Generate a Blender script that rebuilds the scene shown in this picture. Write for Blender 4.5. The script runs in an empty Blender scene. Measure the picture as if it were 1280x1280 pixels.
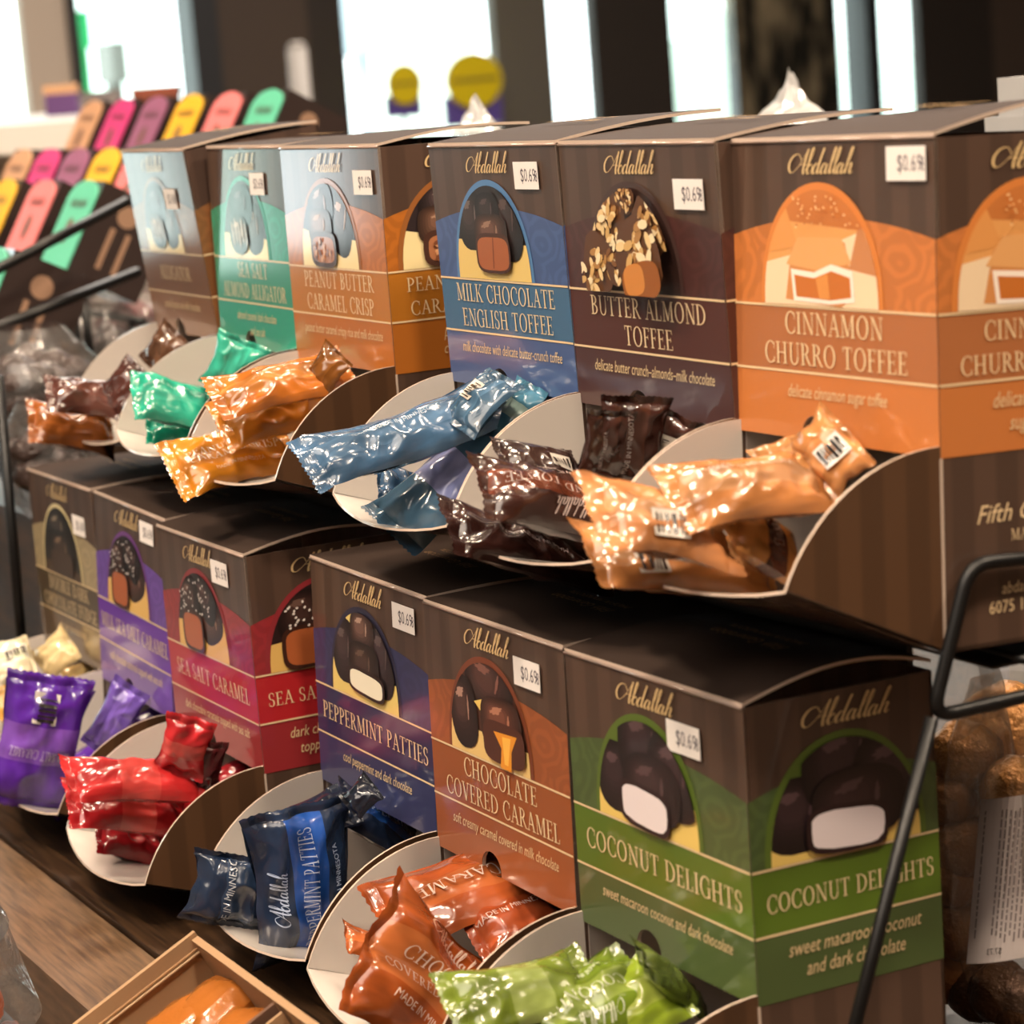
import bpy, bmesh, math, random
from mathutils import Vector, Matrix, noise

C = bpy.context.scene
COL = C.collection
# ------------------------------------------------------------------ camera
S = 0.085                                  # height of a box's printed front panel, metres
HB = 0.624                                 # height of the dispensing opening, in panel heights
TABLE = 0.95
ZO = TABLE + HB * S
FPX = 3276.53
R0 = Vector((0.4631, 0.8830, -0.0761)).normalized()
F0 = Vector((-0.8786, 0.4460, -0.1709)).normalized()
D0 = F0.cross(R0).normalized()             # image down
F0 = R0.cross(D0).normalized()
CAM = Vector((7.5109 * S, -4.2187 * S, 3.1065 * S + ZO))
cam_d = bpy.data.cameras.new('camera'); cam = bpy.data.objects.new('camera', cam_d); COL.objects.link(cam)
cam_d.sensor_width = 36; cam_d.lens = FPX / 1280 * 36
cam_d.clip_start = 0.05; cam_d.clip_end = 100
cam.matrix_world = Matrix(((R0.x, -D0.x, -F0.x, CAM.x), (R0.y, -D0.y, -F0.y, CAM.y), (R0.z, -D0.z, -F0.z, CAM.z), (0, 0, 0, 1)))
cam_d.dof.use_dof = True; cam_d.dof.focus_distance = 0.90; cam_d.dof.aperture_fstop = 19
C.camera = cam
# ------------------------------------------------------------------ world, lights, exposure
C.view_settings.view_transform = 'Standard'; C.view_settings.look = 'None'
C.view_settings.exposure = 0.0; C.view_settings.gamma = 1.0
W = bpy.data.worlds.new('overcast_sky'); C.world = W; W.use_nodes = True
nt = W.node_tree; bg = nt.nodes['Background']
tc = nt.nodes.new('ShaderNodeTexCoord'); nz = nt.nodes.new('ShaderNodeTexNoise'); cr = nt.nodes.new('ShaderNodeValToRGB')
nz.inputs['Scale'].default_value = 9; nz.inputs['Detail'].default_value = 2
cr.color_ramp.elements[0].position = 0.42; cr.color_ramp.elements[0].color = (0.48, 0.62, 0.55, 1)
cr.color_ramp.elements[1].position = 0.56; cr.color_ramp.elements[1].color = (0.9, 0.98, 1.0, 1)
nt.links.new(tc.outputs['Generated'], nz.inputs['Vector']); nt.links.new(nz.outputs['Fac'], cr.inputs['Fac'])
nt.links.new(cr.outputs['Color'], bg.inputs['Color']); bg.inputs['Strength'].default_value = 6.5

def area(name, loc, target, size, power, col):
    d = bpy.data.lights.new(name, 'AREA'); d.energy = power; d.size = size; d.color = col; d.shape = 'DISK'
    o = bpy.data.objects.new(name, d); COL.objects.link(o); o.location = loc
    o.rotation_euler = (Vector(target) - Vector(loc)).to_track_quat('-Z', 'Y').to_euler()
    return o
WARM = (1.0, 0.80, 0.60)
area('ceiling_spot', (0.15, -0.75, 2.7), (-0.1, 0, 1.05), 0.22, 26, WARM)
area('ceiling_spot', (-0.75, -0.70, 2.7), (-0.4, 0, 1.05), 0.22, 22, WARM)
area('ceiling_spot', (0.85, -0.10, 2.7), (0.0, 0.1, 1.05), 0.20, 24, WARM)
area('ceiling_spot', (-0.35, 0.55, 2.7), (-0.3, 0.1, 1.1), 0.20, 14, WARM)
area('ceiling_spot', (-1.3, 0.35, 2.7), (-1.1, 0.2, 1.1), 0.22, 22, WARM)
area('ceiling_spot', (0.75, 1.1, 2.7), (0.05, 0.15, 1.0), 0.20, 30, WARM)
area('ceiling_fill', (0.6, -1.6, 2.9), (0.2, -1.0, 0), 2.0, 70, (1.0, .86, .72))  # soft overhead fill, added to lift the ambient light
area('ceiling_fill', (-4.0, 2.2, 2.9), (-4.0, 2.2, 0), 2.5, 130, (1.0, .90, .80))  # second added fill, brightens the window end of the room

# ------------------------------------------------------------------ helpers
def ray(px, py):
    return F0 + R0 * ((px - 640) / FPX) + D0 * ((py - 640) / FPX)
def at(px, py, dep):                                    # the point seen at a pixel at a given depth
    return CAM + ray(px, py) * dep
def hit(px, py, n, q):                                  # the point seen at a pixel on a given plane
    d = ray(px, py); n = Vector(n); return CAM + d * ((Vector(q) - CAM).dot(n) / d.dot(n))
def s2l(c):
    return tuple((x / 255 / 12.92) if x / 255 <= .04045 else ((x / 255 + .055) / 1.055) ** 2.4 for x in c[:3])

class MB:
    """collects geometry for ONE mesh object"""
    def __init__(self, sc=1.0):
        self.v = []; self.f = []; self.c = []; self.m = []; self.sc = sc; self.sm = []
    def add(self, vs, fs, col=(200, 200, 200), pat=0.0, mi=0, smooth=False):
        n = len(self.v); self.v += [tuple(x * self.sc for x in p) for p in vs]
        k = s2l(col) + (pat,)
        for f in fs:
            self.f.append([n + i for i in f]); self.c.append(k); self.m.append(mi); self.sm.append(smooth)
    def poly(self, pts, col, pat=0.0, mi=0):
        self.add(pts, [list(range(len(pts)))], col, pat, mi)
    def box(self, a, b, col=(200, 200, 200), pat=0.0, mi=0, M=None):
        (x0, y0, z0), (x1, y1, z1) = a, b
        vs = [(x0, y0, z0), (x1, y0, z0), (x1, y1, z0), (x0, y1, z0), (x0, y0, z1), (x1, y0, z1), (x1, y1, z1), (x0, y1, z1)]
        if M is not None: vs = [tuple(M @ Vector(p)) for p in vs]
        self.add(vs, [(0, 3, 2, 1), (4, 5, 6, 7), (0, 1, 5, 4), (1, 2, 6, 5), (2, 3, 7, 6), (3, 0, 4, 7)], col, pat, mi)
    def tube(self, pts, r, col=(20, 20, 20), n=8, mi=0, closed=False):
        pts = [Vector(p) for p in pts]; rings = []
        for i, p in enumerate(pts):
            a = pts[max(0, i - 1)]; b = pts[min(len(pts) - 1, i + 1)]; t = (b - a).normalized()
            u = t.orthogonal().normalized() if i == 0 else (up - t * up.dot(t)).normalized()
            up = u; w = t.cross(u)
            rr = r[i] if isinstance(r, (list, tuple)) else r
            rings.append([p + (u * math.cos(2 * math.pi * k / n) + w * math.sin(2 * math.pi * k / n)) * rr for k in range(n)])
        vs = [q for g in rings for q in g]; fs = []
        for i in range(len(pts) - 1):
            for k in range(n):
                fs.append((i * n + k, i * n + (k + 1) % n, (i + 1) * n + (k + 1) % n, (i + 1) * n + k))
        fs.append(tuple(range(n - 1, -1, -1))); fs.append(tuple((len(pts) - 1) * n + k for k in range(n)))
        self.add(vs, fs, col, 0, mi, True)
    def prism(self, pts, n, th, cols, pat=0.0, mi=0):       # polygon pts thickened along n; cols = (face at pts, far face, rim)
        pts = [Vector(p) for p in pts]; q = [p + Vector(n) * th for p in pts]; k = len(pts)
        self.add(pts, [list(range(k))], cols[0], pat, mi); self.add(q, [list(range(k - 1, -1, -1))], cols[1], 0, mi)
        self.add(pts + q, [(i, k + i, k + (i + 1) % k, (i + 1) % k) for i in range(k)], cols[2], 0, mi)
    def build(self, name, mats, parent=None):
        me = bpy.data.meshes.new(name); me.from_pydata(self.v, [], self.f); me.validate(clean_customdata=False)
        for m in (mats if isinstance(mats, (list, tuple)) else [mats]): me.materials.append(m)
        if len(me.polygons) == len(self.f):
            at_ = me.color_attributes.new('Col', 'FLOAT_COLOR', 'CORNER')
            for p in me.polygons:
                k = self.c[p.index]; p.material_index = self.m[p.index]; p.use_smooth = self.sm[p.index]
                for li in p.loop_indices: at_.data[li].color = k
        o = bpy.data.objects.new(name, me); COL.objects.link(o)
        if parent is not None: o.parent = parent
        return o

def tag(o, label=None, cat=None, group=None, kind=None):
    for k, v in (('label', label), ('category', cat), ('group', group), ('kind', kind)):
        if v: o[k] = v
    return o
def empty(name, M, label=None, cat=None, group=None):
    o = bpy.data.objects.new(name, None); COL.objects.link(o); o.empty_display_size = 0.01
    o.matrix_world = M; tag(o, label, cat, group); return o
def struct(o): o['kind'] = 'structure'; return o

# ------------------------------------------------------------------ materials
def mat(name, col=(128, 128, 128), rough=.5, spec=.5, metal=0, coat=0, attr=False, coat_r=.1):
    m = bpy.data.materials.new(name); m.use_nodes = True; b = m.node_tree.nodes['Principled BSDF']
    b.inputs['Base Color'].default_value = s2l(col) + (1,); b.inputs['Roughness'].default_value = rough
    b.inputs['Specular IOR Level'].default_value = spec; b.inputs['Metallic'].default_value = metal
    b.inputs['Coat Weight'].default_value = coat; b.inputs['Coat Roughness'].default_value = coat_r
    if attr:
        a = m.node_tree.nodes.new('ShaderNodeAttribute'); a.attribute_name = 'Col'
        m.node_tree.links.new(a.outputs['Color'], b.inputs['Base Color'])
    return m
def N(m, t): return m.node_tree.nodes.new(t)
def LK(m, a, b): m.node_tree.links.new(a, b)
def bump(m, scale, strength, dist=.001, detail=3):
    b = m.node_tree.nodes['Principled BSDF']; t = N(m, 'ShaderNodeTexCoord'); n = N(m, 'ShaderNodeTexNoise'); u = N(m, 'ShaderNodeBump')
    n.inputs['Scale'].default_value = scale; n.inputs['Detail'].default_value = detail
    u.inputs['Strength'].default_value = strength; u.inputs['Distance'].default_value = dist
    LK(m, t.outputs['Object'], n.inputs['Vector']); LK(m, n.outputs['Fac'], u.inputs['Height']); LK(m, u.outputs['Normal'], b.inputs['Normal'])
def grain(m, c1, c2, scale, stretch=(1, 1, 1), lo=.35, hi=.65):
    b = m.node_tree.nodes['Principled BSDF']; t = N(m, 'ShaderNodeTexCoord'); mp = N(m, 'ShaderNodeMapping'); n = N(m, 'ShaderNodeTexNoise'); r = N(m, 'ShaderNodeValToRGB')
    mp.inputs['Scale'].default_value = stretch; n.inputs['Scale'].default_value = scale; n.inputs['Detail'].default_value = 6
    r.color_ramp.elements[0].position = lo; r.color_ramp.elements[1].position = hi
    r.color_ramp.elements[0].color = s2l(c1) + (1,); r.color_ramp.elements[1].color = s2l(c2) + (1,)
    LK(m, t.outputs['Object'], mp.inputs['Vector']); LK(m, mp.outputs['Vector'], n.inputs['Vector']); LK(m, n.outputs['Fac'], r.inputs['Fac']); LK(m, r.outputs['Color'], b.inputs['Base Color'])

def card_material(name, coat):
    """printed carton: printed colour, with a tone-on-tone scroll pattern (alpha 1) or soft stripes (alpha .5)"""
    m = mat(name, rough=.46, spec=.35, coat=coat, coat_r=.09); b = m.node_tree.nodes['Principled BSDF']
    a = N(m, 'ShaderNodeAttribute'); a.attribute_name = 'Col'
    t = N(m, 'ShaderNodeTexCoord')
    v = N(m, 'ShaderNodeTexVoronoi'); v.inputs['Scale'].default_value = 62
    n = N(m, 'ShaderNodeTexNoise'); n.inputs['Scale'].default_value = 55; n.inputs['Detail'].default_value = 1
    mx = N(m, 'ShaderNodeVectorMath'); mx.operation = 'MULTIPLY_ADD'; mx.inputs[1].default_value = (.018, .018, .018)
    LK(m, t.outputs['Object'], n.inputs['Vector']); LK(m, n.outputs['Color'], mx.inputs[0]); LK(m, t.outputs['Object'], mx.inputs[2]); LK(m, mx.outputs[0], v.inputs['Vector'])
    s = N(m, 'ShaderNodeMath'); s.operation = 'SINE'; sm = N(m, 'ShaderNodeMath'); sm.operation = 'MULTIPLY'; sm.inputs[1].default_value = 24
    LK(m, v.outputs['Distance'], sm.inputs[0]); LK(m, sm.outputs[0], s.inputs[0])
    damask = N(m, 'ShaderNodeMapRange'); damask.inputs[1].default_value = -.4; damask.inputs[2].default_value = .6; damask.inputs[3].default_value = .90; damask.inputs[4].default_value = 1.08
    LK(m, s.outputs[0], damask.inputs[0])
    sx = N(m, 'ShaderNodeSeparateXYZ'); LK(m, t.outputs['Object'], sx.inputs[0]); ad = N(m, 'ShaderNodeMath'); ad.operation = 'ADD'
    LK(m, sx.outputs[0], ad.inputs[0]); LK(m, sx.outputs[1], ad.inputs[1])
    m2 = N(m, 'ShaderNodeMath'); m2.operation = 'MULTIPLY'; m2.inputs[1].default_value = 420; s2 = N(m, 'ShaderNodeMath'); s2.operation = 'SINE'
    LK(m, ad.outputs[0], m2.inputs[0]); LK(m, m2.outputs[0], s2.inputs[0])
    st = N(m, 'ShaderNodeMapRange'); st.inputs[1].default_value = -.25; st.inputs[2].default_value = .25; st.inputs[3].default_value = .86; st.inputs[4].default_value = 1.12
    LK(m, s2.outputs[0], st.inputs[0])
    g1 = N(m, 'ShaderNodeMath'); g1.operation = 'GREATER_THAN'; g1.inputs[1].default_value = .25; LK(m, a.outputs['Alpha'], g1.inputs[0])
    g2 = N(m, 'ShaderNodeMath'); g2.operation = 'GREATER_THAN'; g2.inputs[1].default_value = .75; LK(m, a.outputs['Alpha'], g2.inputs[0])
    x1 = N(m, 'ShaderNodeMix'); x1.inputs[2].default_value = 1.0; LK(m, g1.outputs[0], x1.inputs[0]); LK(m, st.outputs[0], x1.inputs[3])
    x2 = N(m, 'ShaderNodeMix'); LK(m, g2.outputs[0], x2.inputs[0]); LK(m, x1.outputs[0], x2.inputs[2]); LK(m, damask.outputs[0], x2.inputs[3])
    mul = N(m, 'ShaderNodeVectorMath'); mul.operation = 'SCALE'; LK(m, a.outputs['Color'], mul.inputs[0]); LK(m, x2.outputs[0], mul.inputs['Scale'])
    LK(m, mul.outputs[0], b.inputs['Base Color'])
    return m
CARD = card_material('printed_carton', 1.0); LIDC = card_material('matt_carton', .0); LIDC.node_tree.nodes['Principled BSDF'].inputs['Specular IOR Level'].default_value = .12; LIDC.node_tree.nodes['Principled BSDF'].inputs['Roughness'].default_value = .75
LABEL = mat('sticker_paper', rough=.6, spec=.3, attr=True)
def film_material():
    """thin coloured film: the sweet inside shows through as darker and paler patches; fine creases run in the film"""
    m = mat('wrapper_film', rough=.24, spec=.5, coat=.55, coat_r=.07); b = m.node_tree.nodes['Principled BSDF']
    a = N(m, 'ShaderNodeAttribute'); a.attribute_name = 'Col'; t = N(m, 'ShaderNodeTexCoord')
    n = N(m, 'ShaderNodeTexNoise'); n.inputs['Scale'].default_value = 75; n.inputs['Detail'].default_value = 2
    mp = N(m, 'ShaderNodeMapping'); mp.inputs['Scale'].default_value = (.5, 1.3, 1); LK(m, t.outputs['Object'], mp.inputs['Vector']); LK(m, mp.outputs[0], n.inputs['Vector'])
    r = N(m, 'ShaderNodeMapRange'); r.inputs[1].default_value = .38; r.inputs[2].default_value = .62; r.inputs[3].default_value = .48; r.inputs[4].default_value = .98; LK(m, n.outputs['Fac'], r.inputs[0])
    k = N(m, 'ShaderNodeVectorMath'); k.operation = 'SCALE'; LK(m, a.outputs['Color'], k.inputs[0]); LK(m, r.outputs[0], k.inputs['Scale']); LK(m, k.outputs[0], b.inputs['Base Color'])
    v = N(m, 'ShaderNodeTexNoise'); v.inputs['Scale'].default_value = 95; v.inputs['Detail'].default_value = 1.5; v.inputs['Distortion'].default_value = 1.2
    m2 = N(m, 'ShaderNodeMapping'); m2.inputs['Scale'].default_value = (.35, 1.2, 1); LK(m, t.outputs['Object'], m2.inputs['Vector']); LK(m, m2.outputs[0], v.inputs['Vector'])
    u = N(m, 'ShaderNodeBump'); u.inputs['Strength'].default_value = .30; u.inputs['Distance'].default_value = .0012
    vo = N(m, 'ShaderNodeTexVoronoi'); vo.inputs['Scale'].default_value = 120; m3 = N(m, 'ShaderNodeMapping'); m3.inputs['Scale'].default_value = (.55, 1.1, 1); m3.inputs['Rotation'].default_value = (0, 0, .5)
    wv = N(m, 'ShaderNodeVectorMath'); wv.operation = 'MULTIPLY_ADD'; wv.inputs[1].default_value = (.008, .008, .008)
    LK(m, v.outputs['Color'], wv.inputs[0]); LK(m, t.outputs['Object'], wv.inputs[2]); LK(m, wv.outputs[0], m3.inputs['Vector']); LK(m, m3.outputs[0], vo.inputs['Vector'])
    sm_ = N(m, 'ShaderNodeMath'); sm_.operation = 'MULTIPLY_ADD'; sm_.inputs[1].default_value = .9; LK(m, vo.outputs['Distance'], sm_.inputs[0]); LK(m, v.outputs['Fac'], sm_.inputs[2])
    LK(m, sm_.outputs[0], u.inputs['Height']); LK(m, u.outputs['Normal'], b.inputs['Normal']); LK(m, u.outputs['Normal'], b.inputs['Coat Normal'])
    return m
FILM = film_material()
WIRE = mat('black_wire', (12, 12, 13), .42, .4)
PAINT = mat('painted_print', rough=.5, attr=True)
WOOD = mat('dark_stained_wood', rough=.38, spec=.4); grain(WOOD, (30, 19, 12), (66, 46, 29), 26, (1.2, 22, 6))
WOODL = mat('worn_wood_lip', rough=.45, spec=.4); grain(WOODL, (74, 55, 38), (112, 86, 62), 24, (1.5, 20, 8))
KRAFT = mat('kraft_board', rough=.75, spec=.2, attr=True); bump(KRAFT, 400, .12, .0004)
CANDY = mat('foil_candy', rough=.33, spec=.5, metal=.35, attr=True); bump(CANDY, 420, .8, .0016)
def clear(name, tint, gloss=.14, r=.08, dens=.12):
    m = bpy.data.materials.new(name); m.use_nodes = True; t = m.node_tree; t.nodes.clear()
    o = t.nodes.new('ShaderNodeOutputMaterial'); tr = t.nodes.new('ShaderNodeBsdfTransparent'); gl = t.nodes.new('ShaderNodeBsdfGlossy'); df = t.nodes.new('ShaderNodeBsdfDiffuse')
    lw = t.nodes.new('ShaderNodeLayerWeight'); lw.inputs['Blend'].default_value = .25
    m1 = t.nodes.new('ShaderNodeMixShader'); m2 = t.nodes.new('ShaderNodeMixShader'); mr = t.nodes.new('ShaderNodeMapRange')
    tr.inputs[0].default_value = tint + (1,); gl.inputs['Roughness'].default_value = r; df.inputs[0].default_value = (.8, .8, .8, 1)
    m1.inputs[0].default_value = dens; t.links.new(tr.outputs[0], m1.inputs[1]); t.links.new(df.outputs[0], m1.inputs[2])
    mr.inputs[3].default_value = gloss; mr.inputs[4].default_value = .6; t.links.new(lw.outputs['Fresnel'], mr.inputs[0]); t.links.new(mr.outputs[0], m2.inputs[0])
    t.links.new(m1.outputs[0], m2.inputs[1]); t.links.new(gl.outputs[0], m2.inputs[2]); t.links.new(m2.outputs[0], o.inputs[0])
    tx = t.nodes.new('ShaderNodeTexCoord'); n = t.nodes.new('ShaderNodeTexNoise'); n.inputs['Scale'].default_value = 70; u = t.nodes.new('ShaderNodeBump'); u.inputs['Strength'].default_value = .5; u.inputs['Distance'].default_value = .002
    t.links.new(tx.outputs['Object'], n.inputs[0]); t.links.new(n.outputs['Fac'], u.inputs['Height']); t.links.new(u.outputs[0], gl.inputs['Normal'])
    return m
BAGFILM = clear('clear_bag_film', (.96, .95, .93), .10, .10, .05)
BAGDIM = clear('dull_bag_film', (.93, .92, .92), .03, .22, .04)
TUB = clear('clear_plastic', (.95, .95, .96), .14, .06, .07); CELLO = clear('crumpled_cellophane', (.95, .95, .96), .2, .15, .55)
PANE = clear('window_glass', (.97, .99, .99), .02, .02, .0)

# ------------------------------------------------------------------ lettering
def el(cx, cy, rx, ry, a0, a1, T, t, n=14):
    out = []
    for i in range(n):
        A, B = (math.radians(a0 + (a1 - a0) * k / n) for k in (i, i + 1))
        P = lambda a, o: (cx + (rx - (T if o else 0)) * math.cos(a), cy + (ry - (t if o else 0)) * math.sin(a))
        out.append([P(A, 0), P(B, 0), P(B, 1), P(A, 1)])
    return out
TH, TN = .112, .048
def rc(x0, y0, x1, y1): return [(x0, y0), (x1, y0), (x1, y1), (x0, y1)]
def sf(x, y, w=.15):                                    # serif centred on x
    return rc(x - w, y, x + w, y + .045) if y < .5 else rc(x - w, y - .045, x + w, y)
def stem(x, w=TH): return [rc(x, 0, x + w, 1), sf(x + w / 2, 0), sf(x + w / 2, 1)]
def dg(x0, y0, x1, y1, w): return [(x0 - w / 2, y0), (x0 + w / 2, y0), (x1 + w / 2, y1), (x1 - w / 2, y1)]
def glyphs():
    G = {}
    G['A'] = (.80, [dg(.12, 0, .40, 1, TN), dg(.68, 0, .40, 1, TH), rc(.22, .33, .58, .33 + TN), sf(.12, 0, .13), sf(.68, 0, .15)])
    G['B'] = (.68, stem(.12) + el(.26, .755, .30, .245, -90, 90, TH, TN) + el(.26, .27, .36, .27, -90, 90, TH, TN) + [rc(.2, 1 - TN, .27, 1), rc(.2, .5, .27, .55), rc(.2, 0, .27, TN)])
    G['C'] = (.78, el(.45, .5, .40, .52, 48, 312, TH, TN, 20) + [rc(.69, .66, .73, .95), rc(.69, .05, .73, .30)])
    G['D'] = (.84, stem(.12) + el(.28, .5, .50, .5, -90, 90, TH, TN, 18) + [rc(.2, 1 - TN, .29, 1), rc(.2, 0, .29, TN)])
    G['E'] = (.66, stem(.12) + [rc(.2, 1 - TN, .58, 1), rc(.2, .49, .48, .49 + TN), rc(.2, 0, .60, TN), rc(.54, .80, .58, 1), rc(.56, 0, .60, .22), rc(.45, .40, .48, .62)])
    G['F'] = (.60, stem(.12) + [rc(.2, 1 - TN, .56, 1), rc(.2, .49, .46, .49 + TN), rc(.52, .80, .56, 1), rc(.43, .40, .46, .62)])
    G['G'] = (.84, el(.45, .5, .40, .52, 48, 320, TH, TN, 20) + [rc(.69, .66, .73, .95), rc(.64, .02, .64 + TH, .42), sf(.70, .46, .14)])
    G['H'] = (.88, stem(.12) + stem(.63) + [rc(.2, .49, .66, .49 + TN)])
    G['I'] = (.38, stem(.13))
    G['J'] = (.45, [rc(.2, .1, .2 + TH, 1), sf(.26, 1)] + el(.12, .12, .2, .17, 180, 360, TH, TN))
    G['K'] = (.80, stem(.12) + [dg(.28, .42, .66, 1, TN), dg(.70, 0, .36, .56, TH), sf(.66, 1, .13), sf(.70, 0, .13)])
    G['L'] = (.62, stem(.12) + [rc(.2, 0, .56, TN), rc(.52, 0, .56, .25)])
    G['M'] = (1.02, [rc(.14, 0, .14 + TN, 1), rc(.78, 0, .78 + TH, 1), dg(.22, 1, .50, .05, TH), dg(.81, 1, .50, .05, TN), sf(.17, 0, .12), sf(.84, 0, .15), sf(.14, 1, .1), sf(.88, 1, .1)])
    G['N'] = (.88, [rc(.15, 0, .15 + TN, 1), rc(.70, 0, .70 + TN, 1), dg(.18, 1, .71, 0, TH), sf(.175, 0, .12), sf(.73, 1, .12), sf(.12, 1, .08)])
    G['O'] = (.88, el(.44, .5, .39, .52, 0, 360, TH, TN, 26))
    G['P'] = (.64, stem(.12) + el(.26, .72, .34, .28, -90, 90, TH, TN) + [rc(.2, 1 - TN, .27, 1), rc(.2, .44, .27, .44 + TN)])
    G['R'] = (.76, stem(.12) + el(.26, .74, .32, .26, -90, 90, TH, TN) + [rc(.2, 1 - TN, .27, 1), rc(.2, .48, .32, .48 + TN), dg(.68, 0, .36, .50, TH), sf(.70, 0, .09)])
    G['S'] = (.58, el(.29, .755, .22, .265, 40, 270, .10, TN) + el(.29, .255, .24, .275, -140, 90, .11, TN) + [rc(.46, .72, .50, .96), rc(.06, .04, .10, .30)])
    G['T'] = (.72, [rc(.30, 0, .30 + TH, 1), sf(.36, 0), rc(.04, 1 - TN, .68, 1), rc(.04, .78, .08, 1), rc(.64, .78, .68, 1)])
    G['U'] = (.84, [rc(.14, .3, .14 + TH, 1), rc(.66, .3, .66 + TN, 1), sf(.20, 1), sf(.69, 1, .12)] + el(.43, .32, .29, .34, 180, 360, .09, TN))
    G['V'] = (.78, [dg(.14, 1, .40, 0, TH), dg(.66, 1, .40, 0, TN), sf(.14, 1), sf(.66, 1, .12)])
    G['W'] = (1.1, [dg(.14, 1, .34, 0, TH), dg(.55, 1, .34, 0, TN), dg(.55, 1, .75, 0, TH), dg(.95, 1, .75, 0, TN), sf(.14, 1), sf(.95, 1, .12)])
    G['Y'] = (.74, [rc(.31, 0, .31 + TH, .45), dg(.12, 1, .37, .42, TH), dg(.64, 1, .37, .42, TN), sf(.37, 0), sf(.13, 1), sf(.63, 1, .12)])
    G[' '] = (.36, [])
    return G
GL = glyphs()
def serif(text, size, sx=1.0):
    """polygons of a line of capitals, centred on x = 0, baseline 0"""
    x = 0; out = []
    for ch in text:
        w, ps = GL.get(ch, GL[' '])
        out += [[((x + p[0]) * size * sx, p[1] * size) for p in q] for q in ps]; x += w + .04
    h = x * size * sx / 2
    return [[(p[0] - h, p[1]) for p in q] for q in out], 2 * h
def catmull(P, n=6):
    out = []
    for i in range(len(P) - 1):
        a, b, c, d = P[max(0, i - 1)], P[i], P[i + 1], P[min(len(P) - 1, i + 2)]
        for k in range(n):
            t = k / n
            out.append(tuple(.5 * (2 * b[j] + (c[j] - a[j]) * t + (2 * a[j] - 5 * b[j] + 4 * c[j] - d[j]) * t * t + (3 * b[j] - a[j] - 3 * c[j] + d[j]) * t ** 3) for j in (0, 1)))
    return out + [P[-1]]
def script_logo(size, sx=1.0):
    """the flowing script word on every carton, as pen strokes; centred, baseline 0"""
    st = [[(.40, .56), (.22, .80), (-.02, .74), (-.14, .45), (-.06, .14), (.12, .06), (.32, .28), (.50, .66), (.62, 1.02)],
          [(.62, 1.02), (.60, .6), (.60, .2), (.66, -.02)], [(.36, .36), (.52, .40), (.70, .36)],
          [(.70, .10), (.86, .6), (.90, .98), (.84, 1.05), (.80, .75), (.79, .2), (.86, 0), (.97, .06), (1.0, .26), (.92, .40), (.82, .30)],
          [(1.28, .36), (1.16, .42), (1.07, .24), (1.10, .02), (1.20, .03), (1.29, .24)], [(1.36, 1.05), (1.31, .6), (1.29, .16), (1.34, 0), (1.43, .12)],
          [(1.66, .36), (1.55, .42), (1.46, .24), (1.49, .02), (1.58, .03), (1.67, .26)], [(1.68, .40), (1.66, .14), (1.72, 0), (1.80, .14)],
          [(1.80, .14), (1.93, .62), (1.95, .98), (1.89, 1.05), (1.86, .72), (1.86, .16), (1.92, 0), (2.0, .14)],
          [(2.0, .14), (2.13, .62), (2.15, .98), (2.09, 1.05), (2.06, .72), (2.06, .16), (2.12, 0), (2.2, .14)],
          [(2.40, .36), (2.29, .42), (2.20, .24), (2.23, .02), (2.32, .03), (2.41, .26)], [(2.42, .40), (2.40, .14), (2.46, 0), (2.54, .14)],
          [(2.54, .14), (2.68, .62), (2.72, .98), (2.66, 1.05), (2.62, .72), (2.59, 0)], [(2.61, .22), (2.72, .42), (2.80, .36), (2.78, .12), (2.84, 0), (2.92, .1)]]
    out = []
    for s in st:
        P = catmull(s); L = []; R_ = []
        for i, p in enumerate(P):
            a = P[max(0, i - 1)]; b = P[min(len(P) - 1, i + 1)]; dx, dy = b[0] - a[0], b[1] - a[1]; l = math.hypot(dx, dy) or 1
            w = .014 + .030 * max(0, -dy / l); nx, ny = -dy / l * w, dx / l * w
            L.append((p[0] + nx, p[1] + ny)); R_.append((p[0] - nx, p[1] - ny))
        for i in range(len(P) - 1): out.append([R_[i], R_[i + 1], L[i + 1], L[i]])
    f = lambda p: ((p[0] - 1.38 + p[1] * .34) * size * sx, p[1] * size)
    return [[f(p) for p in q] for q in out]
_tc = {}
def small(text, size, shear=.28, sx=.72):
    """polygons of a line of small lettering (built-in font, slanted and narrowed), centred"""
    k = (text, shear)
    if k not in _tc:
        cu = bpy.data.curves.new('lettering', 'FONT'); cu.body = text; cu.align_x = 'CENTER'; cu.shear = shear; cu.resolution_u = 2
        o = bpy.data.objects.new('lettering', cu); COL.objects.link(o)
        me = o.evaluated_get(bpy.context.evaluated_depsgraph_get()).to_mesh()
        _tc[k] = ([(v.co.x, v.co.y) for v in me.vertices], [list(p.vertices) for p in me.polygons])
        bpy.data.objects.remove(o); bpy.data.curves.remove(cu)
    v, f = _tc[k]
    return [[(v[i][0] * size * sx, v[i][1] * size) for i in q] for q in f]
def put(mb, polys, mp, col, mi=0):
    vs = []; fs = []
    for q in polys:
        n = len(vs); vs += [tuple(mp(*p)) for p in q]; fs.append(list(range(n, n + len(q))))
    if fs: mb.add(vs, fs, col, 0, mi)
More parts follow.
